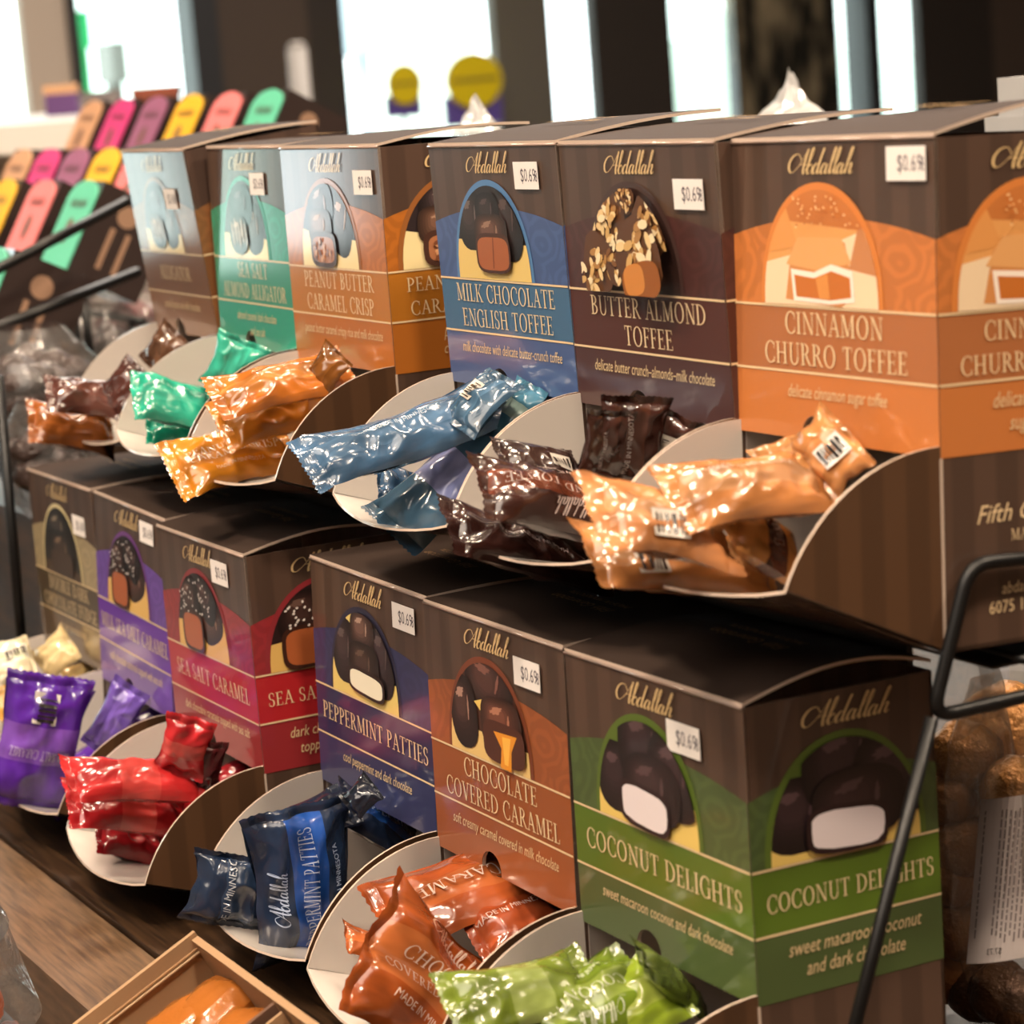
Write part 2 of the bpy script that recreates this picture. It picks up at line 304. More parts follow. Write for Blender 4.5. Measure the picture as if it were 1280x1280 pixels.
def clip(sub, con):
    """subject polygon clipped to a convex counter-clockwise one"""
    out = sub
    for i in range(len(con)):
        a, b = con[i], con[(i + 1) % len(con)]; src = out; out = []
        if not src: return []
        ins = lambda p: (b[0] - a[0]) * (p[1] - a[1]) - (b[1] - a[1]) * (p[0] - a[0]) >= 0
        for j in range(len(src)):
            p, q = src[j - 1], src[j]
            if ins(p) != ins(q):
                d1 = (b[0] - a[0]) * (p[1] - a[1]) - (b[1] - a[1]) * (p[0] - a[0]); d2 = (b[0] - a[0]) * (q[1] - a[1]) - (b[1] - a[1]) * (q[0] - a[0])
                t = d1 / (d1 - d2); out.append((p[0] + (q[0] - p[0]) * t, p[1] + (q[1] - p[1]) * t))
            if ins(q): out.append(q)
    return out
def blob(cx, cy, rx, ry, rot=0, n=22, p=2.0, j=0, seed=0):
    rnd = random.Random(seed); o = []; c, s = math.cos(math.radians(rot)), math.sin(math.radians(rot))
    for i in range(n):
        a = 2 * math.pi * i / n; ca, sa = math.cos(a), math.sin(a); k = 1 + rnd.uniform(-j, j)
        x = rx * k * math.copysign(abs(ca) ** (2 / p), ca); y = ry * k * math.copysign(abs(sa) ** (2 / p), sa)
        o.append((cx + x * c - y * s, cy + x * s + y * c))
    return o

# ------------------------------------------------------------------ printed pictures: lists of (colour, polygon), x -.32..32, y 0...40
def picture(kind):
    A = []; rnd = random.Random(7)
    tbl = lambda c, y=.13: A.append((c, [(-.4, 0), (.4, 0), (.4, y), (-.4, y + .02)]))
    def choc(cx, cy, rx, ry, c, hl, rot=0, p=2.6, seed=1):
        for q in range(6):
            g = q / 5; A.append((tuple(int(k * (.5 + .5 * g) + (h - k) * .35 * max(0, g - .5)) for k, h in zip(c, hl)), blob(cx - rx * .16 * g, cy + ry * .22 * g, rx * (1 - .62 * g), ry * (1 - .62 * g), rot, p=p)))
        A.append((hl, blob(cx - rx * .20, cy + ry * .50, rx * .30, ry * .13, rot + 14, j=.25, seed=seed)))
        A.append((hl, blob(cx + rx * .38, cy + ry * .15, rx * .06, ry * .30, rot - 8, j=.25, seed=seed + 3)))
    if kind == 'toffee':
        A.append(((38, 30, 30), blob(0, .2, .5, .5))); tbl((232, 200, 120), .15)
        choc(-.17, .25, .12, .13, (52, 40, 38), (110, 96, 92)); choc(.17, .24, .13, .16, (46, 34, 34), (84, 66, 62)); choc(.0, .29, .11, .08, (44, 34, 34), (80, 66, 64))
        choc(.02, .19, .15, .09, (96, 62, 48), (150, 116, 96), p=3.4)
        A.append(((70, 38, 26), blob(.03, .115, .155, .085, 0, p=4))); A.append(((164, 92, 50), blob(.03, .112, .14, .07, 0, p=4)))
        A.append(((122, 62, 32), [(.02, .05), (.03, .05), (.045, .18), (.035, .18)]))
    elif kind == 'clusters':
        A.append(((44, 26, 22), blob(0, .2, .5, .5)))
        for bx, by, r in ((-.17, .26, .135), (.0, .36, .06), (.19, .27, .13), (-.22, .10, .13), (-.03, .13, .10), (.15, .13, .17)):
            A.append(((92, 58, 36), blob(bx, by, r, r, 0, j=.08, seed=int(abs(bx) * 99))))
            for k in range(34):
                a = rnd.uniform(0, 6.283); q = r * rnd.uniform(0, .9) ** .6
                if bx == .15 and math.sin(a) < -.15: continue
                A.append((rnd.choice([(238, 206, 150), (214, 172, 108), (176, 128, 72), (246, 226, 184), (128, 84, 48)]), blob(bx + q * math.cos(a), by + q * math.sin(a), r * .22, r * .11, rnd.uniform(0, 180), 8)))
        A.append(((150, 88, 36), blob(.17, .055, .14, .075, 10, p=3))); A.append(((206, 134, 62), blob(.12, .06, .075, .06, 10, p=3)))
    elif kind == 'churro':
        A.append(((226, 160, 92), blob(0, .2, .5, .5)))
        A.append(((196, 118, 58), [(-.18, .29), (.25, .26), (.33, .45), (-.2, .45)])); A.append(((222, 152, 84), [(-.4, .17), (-.12, .2), (-.2, .36), (-.4, .38)])); A.append(((240, 214, 178), [(-.4, -.02), (.4, -.02), (.4, .3), (.1, .22), (-.4, .13)]))
        A.append(((198, 132, 84), [(.17, .13), (.4, .10), (.4, .32), (.22, .26)]))
        A.append(((210, 140, 80), [(-.2, .02), (-.16, .19), (-.10, .23), (.15, .22), (.20, .04), (.12, .0)]))
        A.append(((226, 166, 104), [(-.19, .14), (-.12, .235), (.13, .235), (.185, .15), (-.0, .12)]))
        A.append(((250, 236, 222), [(-.165, .125), (-.03, .115), (.07, .145), (.19, .125), (.20, .02), (.06, .008), (-.15, .015)]))
        A.append(((196, 112, 44), [(-.145, .105), (-.03, .095), (.07, .122), (.175, .102), (.18, .035), (.06, .022), (-.135, .03)]))
        A.append(((218, 144, 72), [(-.02, .096), (.05, .113), (.06, .024), (.0, .026)]))
        for k in range(60): A.append((rnd.choice([(236, 182, 120), (186, 112, 54), (244, 204, 150)]), blob(rnd.uniform(-.12, .25), rnd.uniform(.27, .38), .006, .004, 0, 6)))
    elif kind == 'coconut':
        tbl((236, 204, 112), .14)
        for x, y, r in ((-.19, .16, .14), (.0, .30, .17), (.2, .24, .17)): choc(x, y, r, r * .95, (44, 30, 34), (86, 64, 68), seed=int(r * 100 + x * 50))
        choc(.05, .16, .19, .13, (52, 34, 36), (84, 62, 64)); A.append(((40, 22, 24), blob(.0, .085, .165, .085, -4, p=4))); A.append(((240, 228, 232), blob(.0, .085, .145, .066, -4, p=4, j=.03)))
    elif kind == 'patty':
        A.append(((30, 24, 34), blob(0, .2, .5, .5))); A.append(((232, 206, 122), [(-.4, .22), (-.1, .24), (-.08, .42), (-.4, .42)])); tbl((234, 206, 120), .13)
        choc(-.19, .20, .12, .15, (58, 44, 46), (96, 80, 78)); choc(.19, .22, .12, .17, (54, 40, 44), (90, 74, 74)); choc(.01, .32, .12, .09, (96, 68, 60), (178, 146, 130))
        choc(.02, .17, .15, .10, (60, 42, 36), (96, 74, 62), p=3.4); A.append(((42, 28, 24), blob(.04, .09, .18, .062, -3, p=4))); A.append(((246, 238, 214), blob(.04, .088, .16, .046, -3, p=4)))
    elif kind == 'caramelcut':
        A.append(((70, 40, 30), blob(0, .2, .5, .5))); tbl((236, 200, 128), .10)
        choc(.02, .31, .20, .13, (70, 44, 40), (128, 84, 74), -18); choc(-.2, .17, .115, .15, (54, 34, 32), (176, 138, 122), 8); A.append(((238, 204, 110), [(-.1, .23), (-.03, .25), (-.05, .20)]))
        choc(.12, .17, .17, .11, (104, 58, 44), (180, 122, 96), p=3.4); A.append(((78, 40, 28), blob(.14, .10, .17, .085, 0, p=4))); A.append(((232, 150, 42), [(.06, .14), (.25, .15), (.20, .08), (.19, -.02), (.10, -.02), (.12, .08)])); A.append(((250, 190, 80), [(.13, .13), (.2, .135), (.17, .02), (.14, .02)]))
    elif kind == 'saltcaramel':
        A.append(((40, 24, 24), blob(0, .2, .5, .5))); A.append(((228, 184, 104), [(-.4, 0), (.4, 0), (.4, .22), (.2, .18), (-.4, .12)]))
        choc(.14, .17, .15, .10, (92, 58, 48), (160, 120, 100), 20); choc(.08, .28, .15, .10, (52, 34, 34), (90, 66, 62), -30)
        choc(-.12, .25, .13, .12, (56, 34, 30), (104, 76, 66), p=3.4); A.append(((60, 32, 22), blob(-.10, .10, .14, .105, 0, p=4))); A.append(((172, 92, 50), blob(-.10, .10, .12, .085, 0, p=4)))
        for k in range(46): A.append(((232, 222, 214), blob(rnd.uniform(-.22, .22), rnd.uniform(.2, .38), .008, .006, rnd.uniform(0, 90), 5)))
    elif kind == 'crisp':
        A.append(((44, 34, 36), blob(0, .2, .5, .5))); A.append(((240, 220, 164), [(-.4, 0), (.4, 0), (.4, .13), (-.2, .16), (-.4, .2)]))
        choc(.17, .21, .12, .16, (58, 42, 42), (188, 160, 146), -14); choc(-.06, .29, .15, .11, (60, 46, 48), (168, 148, 146), 12)
        choc(-.08, .19, .14, .09, (112, 78, 62), (176, 140, 116), p=3.4); A.append(((72, 44, 34), blob(-.05, .085, .15, .085, 0, p=4))); A.append(((168, 108, 72), blob(-.05, .083, .125, .062, 0, p=4)))
        for k in range(22): A.append((rnd.choice([(206, 150, 106), (120, 70, 44)]), blob(-.05 + rnd.uniform(-.1, .1), .083 + rnd.uniform(-.05, .05), .016, .01, rnd.uniform(0, 180), 7)))
    elif kind == 'alligator':
        A.append(((60, 48, 50), blob(0, .2, .5, .5))); A.append(((244, 222, 164), [(-.4, 0), (.4, 0), (.4, .10), (-.4, .13)]))
        choc(.15, .15, .13, .13, (70, 48, 40), (150, 120, 104), 10); choc(-.02, .27, .17, .11, (54, 44, 52), (112, 100, 110)); choc(-.08, .12, .14, .10, (92, 70, 60), (206, 186, 172), 0, seed=4)
        for k in range(5): A.append(((226, 206, 190), blob(-.16 + k * .05, .12 + .02 * (k % 2), .008, .07, 12, 8)))
    elif kind == 'fudge':
        A.append(((30, 24, 20), blob(0, .2, .5, .5))); tbl((72, 54, 38), .05)
        choc(-.02, .28, .2, .1, (40, 32, 28), (140, 124, 104)); choc(.02, .15, .22, .12, (44, 32, 26), (120, 96, 76), p=4)
        A.append(((62, 44, 32), blob(.02, .08, .20, .07, 0, p=4)))
    return A

# ------------------------------------------------------------------ the room
WX = -7.0
def wy(px): return hit(px, 80, (1, 0, 0), (WX, 0, 0)).y
def slab(name, a, b, m, kind='structure'):
    mb = MB(); mb.box(a, b); o = mb.build(name, m); o['kind'] = kind; return o
DARKW = mat('dark_brown_wall', (46, 38, 32), .7); BROWNW = mat('brown_wall', (74, 60, 50), .7); BEIGE = mat('beige_wall', (206, 188, 170), .8)
FRAME = mat('dark_window_frame', (44, 44, 46), .5); GREYW = mat('grey_brown_column', (98, 92, 82), .7); PALE = mat('pale_blue_frame', (176, 196, 220), .5)
FLOOR = mat('floor_boards', rough=.5); grain(FLOOR, (92, 70, 52), (128, 100, 76), 6, (1, 8, 1))
CEIL = mat('ceiling_paint', (120, 108, 96), .9); SIDEW = mat('tan_wall', (132, 110, 90), .85)
slab('floor', (WX - .2, -4.2, -.1), (3.2, 7.2, 0), FLOOR); slab('ceiling', (WX - .2, -4.2, 3.0), (3.2, 7.2, 3.1), CEIL)
slab('wall_right', (3.0, -4.2, 0), (3.2, 7.2, 3), SIDEW); slab('wall_back', (WX, 7.0, 0), (3, 7.2, 3), DARKW); slab('wall_front', (WX, -4.2, 0), (3, -4.0, 3), BEIGE)
cols = [(-4.0, -2.68, BEIGE), (-2.2, -1.90, DARKW), (-1.60, -1.42, DARKW), (-1.1, 1.0, DARKW)]
cols += [(wy(30), wy(90), BEIGE), (wy(268), wy(386), BROWNW), (wy(386), wy(430), DARKW), (wy(618), wy(687), GREYW), (wy(742), wy(838), DARKW), (wy(1147), wy(1238), DARKW), (wy(1238), 7.0, BROWNW)]
for i, (a, b, m) in enumerate(cols):
    slab('wall_end' if i == 0 else 'wall_end.%03d' % i, (WX - .04, a, 0), (WX + .02, b, 3), m)
k = 0
for a, b, m in ((wy(86), wy(96), FRAME), (wy(236), wy(268), FRAME), (wy(1073), wy(1090), FRAME)):
    k += 1; slab('trim_%d' % k, (WX - .08, a, 0), (WX + .06, b, 3), m)
wins = [(-2.68, -2.2), (-1.90, -1.60), (-1.42, -1.1), (1.0, wy(30)), (wy(96), wy(236)), (wy(430), wy(618)), (wy(687), wy(742)), (wy(838), wy(920)), (wy(1052), wy(1073)), (wy(1090), wy(1147))]
for i, (a, b) in enumerate(wins):
    slab('window_%d' % (i + 1), (WX - .03, a, .02), (WX - .026, b, 2.98), PANE)
for k_, (a, b, z) in enumerate(((-2.68, -2.2, .74), (-1.90, -1.60, .76), (-1.42, -1.1, .42), (-4.0, -2.68, .5))):
    slab('trim_%d' % (10 + k_), (WX - .04, a, 0), (WX + .03, b, z), DARKW)
# a dark glazed door, blurred reflections painted into the glass colour
DOORG = mat('dark_door_glass', rough=.15, spec=.5); grain(DOORG, (40, 38, 33), (168, 152, 122), 4, (1, 3, 1.0), .47, .74)
slab('door_1', (WX - .06, wy(920), 0), (WX + .0, wy(1050), 3), DOORG)

# outside the windows
HEDGE = mat('pale_foliage', (196, 210, 196), .9); PALEG = mat('pale_grey_paint', (170, 180, 190), .8)
def outside(name, px0, px1, py0, py1, dx, m, label, cat, blobby=False):
    n = (1, 0, 0); q = (WX - dx, 0, 0); a = hit(px0, py1, n, q); b = hit(px1, py0, n, q); k = MB()
    if blobby:
        n1, n2 = 20, 12; ry_, rz_ = abs(b.y - a.y) / 2, abs(b.z - a.z) / 2 if py1 < 400 else (b.z - .0) / 2
        vs = []
        for j in range(n2 + 1):
            for i in range(n1):
                A = 2 * math.pi * i / n1; p = math.pi * j / n2; d = Vector((math.sin(p) * math.cos(A), math.sin(p) * math.sin(A), math.cos(p)))
                r = 1 + .22 * noise.noise(d * 2.3 + Vector((px0, 0, 0))); vs.append((d.x * ry_ * r, d.y * ry_ * r, d.z * rz_ * r))
        k.add(vs, [(j * n1 + i, (j + 1) * n1 + i, (j + 1) * n1 + (i + 1) % n1, j * n1 + (i + 1) % n1) for j in range(n2) for i in range(n1)], smooth=True)
        o = k.build(name, m); o.location = (WX - dx, (a.y + b.y) / 2, (a.z + b.z) / 2 if py1 < 400 else rz_)
    else:
        k.box((-.1, a.y, min(a.z, b.z)), (.1, b.y, max(a.z, b.z))); k.box((-.03, (a.y + b.y) / 2 - .03, -.02), (.03, (a.y + b.y) / 2 + .03, min(a.z, b.z))); o = k.build(name, m); o.location = (WX - dx, 0, 0)
    tag(o, label, cat); return o
m = MB(); m.box((WX - 12, -12, -.12), (WX - .2, 16, -.02)); o = m.build('pavement', mat('pale_pavement', (232, 233, 230), .9)); o['kind'] = 'structure'
outside('hedge', 846, 925, 0, 420, 3.0, HEDGE, 'pale green bush outside the window right of the dark pillar', 'bush', True)
outside('hedge', 480, 600, 10, 420, 6.0, mat('pale_leaves', (236, 240, 224), .9), 'pale yellow-green bush outside behind the round signs', 'bush', True)
outside('street_sign', 434, 462, -30, 72, 4.0, PALEG, 'pale grey panel outside at the left side of the sign window', 'panel')
outside('street_banner', 90, 100, 14, 62, 2.0, mat('green_banner', (40, 190, 110), .7), 'green banner outside at the edge of the left window', 'banner')
outside('street_post', 133, 147, 52, 104, 3.0, mat('grey_street_post', (120, 118, 112), .7), 'short grey post outside the left window', 'post')

# things by the windows
def sign(px0, px1, py0, py1, label):
    c = hit((px0 + px1) / 2, (py0 + py1) / 2, (1, 0, 0), (WX + .25, 0, 0)); w = hit(px1, py0, (1, 0, 0), (WX + .25, 0, 0)).y - hit(px0, py0, (1, 0, 0), (WX + .25, 0, 0)).y
    sc = c.x - CAM.x; h = (py1 - py0) / FPX * (c - CAM).dot(F0)
    t = empty('window_sign', Matrix.Translation(c), label, 'sign', 'round yellow signs in the window')
    a = MB(); a.box((-.02, -w / 2, -h / 2), (0, w / 2, -h * .08)); a.build('base_card', mat('purple_card', (92, 74, 150), .6), t)
    d = MB(); P = blob(0, h * .12, w / 2, h * .38, n=40); d.prism([(.004, p[0], p[1]) for p in P], (1, 0, 0), .012, ((222, 196, 14),) * 3); o = d.build('yellow_disc', PAINT, t)
    e = MB(); e.box((.017, -w * .42, h * .10), (.020, w * .42, h * .16)); e.build('lettering_band', mat('olive_print', (150, 132, 40), .6), t)
    f = MB(); f.tube([(-.01, 0, -h / 2), (-.01, 0, -c.z + .004)], .008); f.box((-.08, -.06, -c.z + .001), (.06, .06, -c.z + .008)); f.build('stand', FRAME, t)
sign(483, 526, 80, 146, 'smaller round yellow sign with purple base, in the window left of the big one')
sign(556, 626, 66, 156, 'larger round yellow sign with purple base, beside the grey column')
mb = MB(); q = at(371, 60, 5.2); mb.tube([(0, 0, .002), (0, 0, q.z)], .02, n=16); mb.tube([(0, 0, q.z), (0, 0, q.z + .012)], [.02, .012], n=16)
o = mb.build('metal_post', mat('grey_post', (150, 142, 134), .5)); o.location = (q.x, q.y, 0); tag(o, 'pale grey upright post in front of the dark brown wall', 'post')

# ------------------------------------------------------------------ the display table
mb = MB(); mb.box((-1.5, -.065, TABLE - .035), (.9, .62, TABLE)); t = mb.build('display_table', WOOD)
tag(t, 'dark stained wooden display table under the two rows of candy boxes', 'table')
a = MB(); a.box((-1.5, -.104, TABLE - .036), (.9, -.066, TABLE - .002)); a.build('front_lip', WOODL, t)
for lx, ly in ((-1.4, -.02), (.8, -.02), (-1.4, .55), (.8, .55)):
    a = MB(); a.box((lx - .04, ly - .04, .001), (lx + .04, ly + .04, TABLE - .035)); a.build('leg', WOOD, t)

# ------------------------------------------------------------------ candy cartons
WB, DB = 1.1494, .7525
UP_Z, UP_Y = 1.7587, .6490
BOX = {  # x, y, yaw, pitch, roll
 'alli': (-5.93, .135, -3.48, 5.81, -.51), 'green': (-4.735, -.010, -2.82, -.86, -.27), 'peanut': (-3.56, -.0527, -.88, -.23, -.22),
 'milk': (-1.9829, .0174, -.69, 1.37, -.28), 'butter': (-.833, -.002, -.71, .81, -.1), 'churro': (.3234, -.0210, .53, -2.32, -.54),
 'dark': (-6.3479, .026, -.39, -.42, -.32), 'purple': (-5.1639, -.0714, -1.05, -3.2, .71), 'red': (-3.8523, -.0883, -.46, .04, -.26),
 'pepper': (-2.4413, .0564, .68, -1.86, .93), 'caramel': (-1.19, .0315, .12, -1.26, .03), 'coco': (0, .0458, .83, -.73, -.27)}
UPPER = ('alli', 'green', 'peanut', 'milk', 'butter', 'churro')
BM = {}
for k, (x, y, a, p, r) in BOX.items():
    u = k in UPPER; rad = math.radians
    BM[k] = Matrix.Translation((x * S, (y + (UP_Y if u else 0)) * S, ZO + ((UP_Z if u else 0) - HB) * S)) @ Matrix.Rotation(rad(a), 4, 'Z') @ Matrix.Rotation(rad(p), 4, 'X') @ Matrix.Rotation(rad(r), 4, 'Y')
BROWN = (80, 60, 49); CREAM = (232, 204, 160); CARDIN = (206, 198, 190); EDGE = (196, 176, 160)
SPEC = {
 'alli': dict(t=['ALLIGATOR'], d=['caramel pecans and milk chocolate'], c=(128, 84, 48), m=(112, 70, 38), a=(140, 96, 60), pic='alligator', st=(.60, .20), br=(72, 54, 46)),
 'green': dict(t=['SEA SALT', 'ALMOND ALLIGATOR'], d=['almond caramel dark chocolate', 'and sea salt'], c=(18, 142, 112), m=(40, 134, 104), a=(30, 150, 124), pic='alligator', st=(.58, .12)),
 'peanut': dict(t=['PEANUT BUTTER', 'CARAMEL CRISP'], d=['peanut butter caramel crispy rice and milk chocolate'], sd=['peanut butter', 'crispy rice and'], c=(176, 102, 34), m=(176, 110, 32), a=(150, 92, 44), pic='crisp', st=(.76, .10)),
 'milk': dict(t=['MILK CHOCOLATE', 'ENGLISH TOFFEE'], d=['milk chocolate with delicate butter-crunch toffee'], c=(70, 92, 140), m=(66, 104, 138), a=(84, 128, 176), pic='toffee', st=(.69, .065)),
 'butter': dict(t=['BUTTER ALMOND', 'TOFFEE'], d=['delicate butter crunch\u2013almonds\u2013milk chocolate'], c=(74, 44, 42), m=(78, 40, 32), a=(68, 48, 44), pic='clusters', st=(.75, .125)),
 'churro': dict(t=['CINNAMON', 'CHURRO TOFFEE'], d=['delicate cinnamon sugar toffee'], sd=['delicate cinnamon', 'sugar toffee'], c=(196, 118, 60), m=(172, 106, 62), a=(214, 130, 62), pic='churro', st=(.795, .025)),
 'dark': dict(t=['DOUBLE DARK', 'CHOCOLATE FUDGE'], d=['rich dark chocolate fudge'], c=(164, 148, 114), m=(76, 62, 42), low=(92, 74, 54), a=(216, 200, 150), pic='fudge', st=(.70, .16)),
 'purple': dict(t=['MILK SEA SALT CARAMEL'], d=['milk chocolate caramels topped with sea salt'], c=(104, 70, 156), m=(98, 42, 160), a=(110, 60, 130), pic='saltcaramel', st=(.67, .04)),
 'red': dict(t=['SEA SALT CARAMEL'], d=['dark chocolate caramels topped with sea salt'], sd=['dark chocolate caramels', 'topped with sea salt'], c=(146, 42, 46), m=(176, 34, 40), a=(140, 44, 50), pic='saltcaramel', st=(.64, .06)),
 'pepper': dict(t=['PEPPERMINT PATTIES'], d=['cool peppermint and dark chocolate'], c=(48, 52, 92), m=(36, 40, 80), a=(44, 42, 64), pic='patty', st=(.73, .055)),
 'caramel': dict(t=['CHOCOLATE', 'COVERED CARAMEL'], d=['soft creamy caramel covered in milk chocolate'], c=(150, 82, 44), m=(148, 80, 40), a=(120, 62, 40), pic='caramelcut', st=(.67, .085)),
 'coco': dict(t=['COCONUT DELIGHTS'], d=['sweet macaroon coconut and dark chocolate'], sd=['sweet macaroon coconut', 'and dark chocolate'], c=(74, 92, 50), m=(84, 110, 30), a=(86, 108, 40), pic='coconut', st=(.60, .115)),
}
def zf(f): return HB + 1 - f                            # height of a print line, f measured from the top of the panel
NX, NW, NH = .41, .165, .085                            # thumb notch: centre (fraction), width, height
def bottom_edge(Wd, notch):
    P = [(0, HB)]
    if notch:
        c = NX * Wd
        for i in range(13):
            a = math.pi - math.pi * i / 12; P.append((c + NW / 2 * math.cos(a), HB + NH * math.sin(a) ** .8))
    return P + [(Wd, HB)]
def art(mb, F, Wd, sp, notch, side, plain=False):
    c, m_, low = sp['c'], sp['m'], sp.get('low', sp['c'])
    top = lambda s: zf(.315 - .065 * (1 - (2 * s / Wd - 1) ** 2))
    z1, z2 = zf(.55), zf(.772)
    G = lambda o: (lambda s, z: F(s, z, o))
    put(mb, [[(0, z1), (Wd, z1)] + [(Wd * (1 - i / 16), top(Wd * (1 - i / 16))) for i in range(17)]], G(.002), c)
    k = len(mb.c) - 1; mb.c[k] = mb.c[k][:3] + (1.0,)
    put(mb, [[(0, z2), (Wd, z2), (Wd, z1), (0, z1)]], G(.002), m_)
    put(mb, [bottom_edge(Wd, notch) + [(Wd, z2), (0, z2)]], G(.002), low)
    for z in (z1, z2): put(mb, [rc(0, z - .004, Wd, z + .004)], G(.0045), CREAM)
    if plain: return
    cx = Wd * (.455 if not side else .50); aw = .655 if not side else .60; ah = .385
    arch = lambda e: [(cx + (aw / 2 + e) * math.cos(math.pi * i / 30), z1 + .005 + (ah + e) * math.sin(math.pi * i / 30) ** .9) for i in range(31)]
    put(mb, [arch(.024)], G(.004), sp['a'])
    inner = arch(0); off = .005
    for col, poly in picture(sp['pic']):
        off += .00035
        p = clip([(cx + q[0], z1 + .005 + q[1] * .97) for q in poly], inner)
        if len(p) > 2: put(mb, [p], G(off), col)
    gold = (222, 190, 136)
    put(mb, script_logo(.080, 1.52 if not side else 1.45), lambda x, y: F(cx + .01 + x, zf(.108) + y, .006), gold)
    n = len(sp['t']); caps = .074 if not side else .062
    for i, line in enumerate(sp['t']):
        if side and len(sp['t']) == 1 and sp['pic'] == 'saltcaramel': line = 'SEA SALT CARAMEL'
        ps, w = serif(line, caps)
        lim = Wd * (.93 if n == 1 else .82 if len(line) > 10 else .66)
        k = min(1.12, lim / w) if not side else min(1.0, Wd * .90 / w)
        zb = zf(.697) if n == 1 else zf((.643, .748)[i])
        put(mb, ps, lambda x, y: F(Wd * .515 + x * k, zb + y, .006), (236, 210, 166))
    D = sp.get('sd', sp['d']) if side else sp['d']
    for i, line in enumerate(D):
        sz = .064 if not side else .072
        put(mb, small(line, sz), lambda x, y: F(Wd * .52 + x * min(1, Wd * .92 / (len(line) * sz * .345)), zf(.858 + .075 * i) + y, .006), (224, 196, 150))

DEBUG = False
THETA = {'churro': 66, 'butter': 68}
def carton(key, label, lid=(.03, .0), tray=True):
    sp = SPEC[key]; M = BM[key]; t = empty('candy_box', M, label, 'candy box', 'gravity-feed boxes of wrapped candy')
    h = WB / 2; H = HB + 1; br = sp.get('br', BROWN); th = .014
    b = MB(S)
    b.prism([(-h + s, 0, z) for s, z in bottom_edge(WB, True)] + [(h, 0, H), (-h, 0, H)], (0, 1, 0), th, (br, CARDIN, EDGE), .5)
    for sx in (-1, 1): b.box((min(sx * h, sx * (h - th)), .0005, 0), (max(sx * h, sx * (h - th)), DB, H - .001), br, .5)
    b.box((-h, DB - th, 0), (h, DB, H), br, .5); b.box((-h, 0, 0), (h, DB, th), br)
    b.box((-h + th, th, .1), (-h + th * 1.3, DB - th, H - .1), (150, 140, 132)); b.box((h - th * 1.3, th, .1), (h - th, DB - th, H - .1), (150, 140, 132))
    F = lambda s, z, o: (-h + s, -o, z)
    art(b, F, WB, sp, True, False)
    if key not in ('dark', 'green', 'caramel'):
        art(b, lambda s, z, o: (h + o, s, z), DB, sp, False, True, key not in ('peanut', 'churro', 'red', 'coco'))
    # worn pale edges: front top, front corner below the panel
    b.tube([(-h, -.001, H), (h, -.001, H)], .006, (150, 128, 116), 6)
    b.box((h - .004, -.003, 0), (h + .003, .006, HB), EDGE)
    if key == 'churro':
        put(b, script_logo(.01), lambda x, y: (h + .003, .4 + x, .3 + y), br)
        put(b, small('Fifth Generation', .085, .35, .95), lambda x, y: (h + .003, .40 + x, .40 + y), CREAM)
        ps, w = serif('MADE IN MINNESOTA', .036); put(b, ps, lambda x, y: (h + .003, .50 + x, .335 + y), CREAM)
        put(b, small('abdallahcandies.com', .055, .2, .85), lambda x, y: (h + .003, .42 + x, .165 + y), CREAM)
        put(b, small('6075 147th St W', .058, 0, .9), lambda x, y: (h + .003, .36 + x, .105 + y), CREAM)
    b.build('body', CARD, t)
    # lid: hinged at the front edge, bulging, its free right edge standing open
    l = MB(S); n = 12; bulge, lift = lid; P = []
    for i in range(n + 1):
        y = DB * i / n; z = H + .004 + bulge * math.sin(math.pi * min(1, i / n * .9)) + lift * (i / n)
        P.append((y, z))
    for i in range(n):
        (y0, z0), (y1, z1) = P[i], P[i + 1]
        k = lambda x: .55 if x < 0 else 1.0
        zz = lambda x, y, z: H + .004 + (z - H - .004) * k(x)
        vs = [(x, y, zz(x, y, z) + e) for e in (0, .012) for x, y, z in ((-h, y0, z0), (h, y0, z0), (h, y1, z1), (-h, y1, z1))]
        l.add(vs, [(3, 2, 1, 0)], CARDIN, 0); l.add(vs, [(4, 5, 6, 7)], (54, 42, 36), 0, 0, True); l.add(vs, [(1, 2, 6, 5), (3, 0, 4, 7)] + ([(0, 1, 5, 4)] if i == 0 else []) + ([(2, 3, 7, 6)] if i == n - 1 else []), EDGE)
    ztop = lambda y: H + .0175 + bulge * .8 * math.sin(math.pi * min(1, y / DB * .9)) + lift * y / DB * .8
    for i, (line, sz) in enumerate((('Fifth Generation', .075), ('MADE IN MINNESOTA', .05))):
        put(l, small(line, sz, .3, .9), lambda x, y: (.08 - x, .38 - y + i * .075, ztop(.38 - y + i * .075) + .012 + bulge * .1), (150, 122, 84))
    l.build('lid', LIDC, t)
    # tray: the hinged lower front with its two quarter-round sides
    q = MB(S); T = math.radians(THETA.get(key, 69.5)); Rr = .650; w = .010
    e = lambda a, r: (0, -r * math.sin(a), r * math.cos(a) + .012)
    nn = 10; front = [(-h + 2 * h * i / nn, Rr + .06 * math.sin(math.pi * i / nn) ** .9) for i in range(nn + 1)]
    nv = Vector((0, -math.cos(T), -math.sin(T)))
    nr_ = 6; P3 = []
    for i in range(nr_ + 1):
        for x, r in front:
            f = i / nr_; sag = .085 * f * math.sin(math.pi * (x + h) / (2 * h)) ** .8; p_ = e(T, r * f)
            P3.append((x, p_[1] + nv.y * sag * .5, p_[2] + nv.z * sag))
    kk = nn + 1; ids = [(i * kk + j, i * kk + j + 1, (i + 1) * kk + j + 1, (i + 1) * kk + j) for i in range(nr_) for j in range(nn)]
    Q3 = [tuple(Vector(p) + nv * .010) for p in P3]
    q.add(P3, [f[::-1] for f in ids], CARDIN, 0, 0, True); q.add(Q3, ids, br, .5, 0, True)
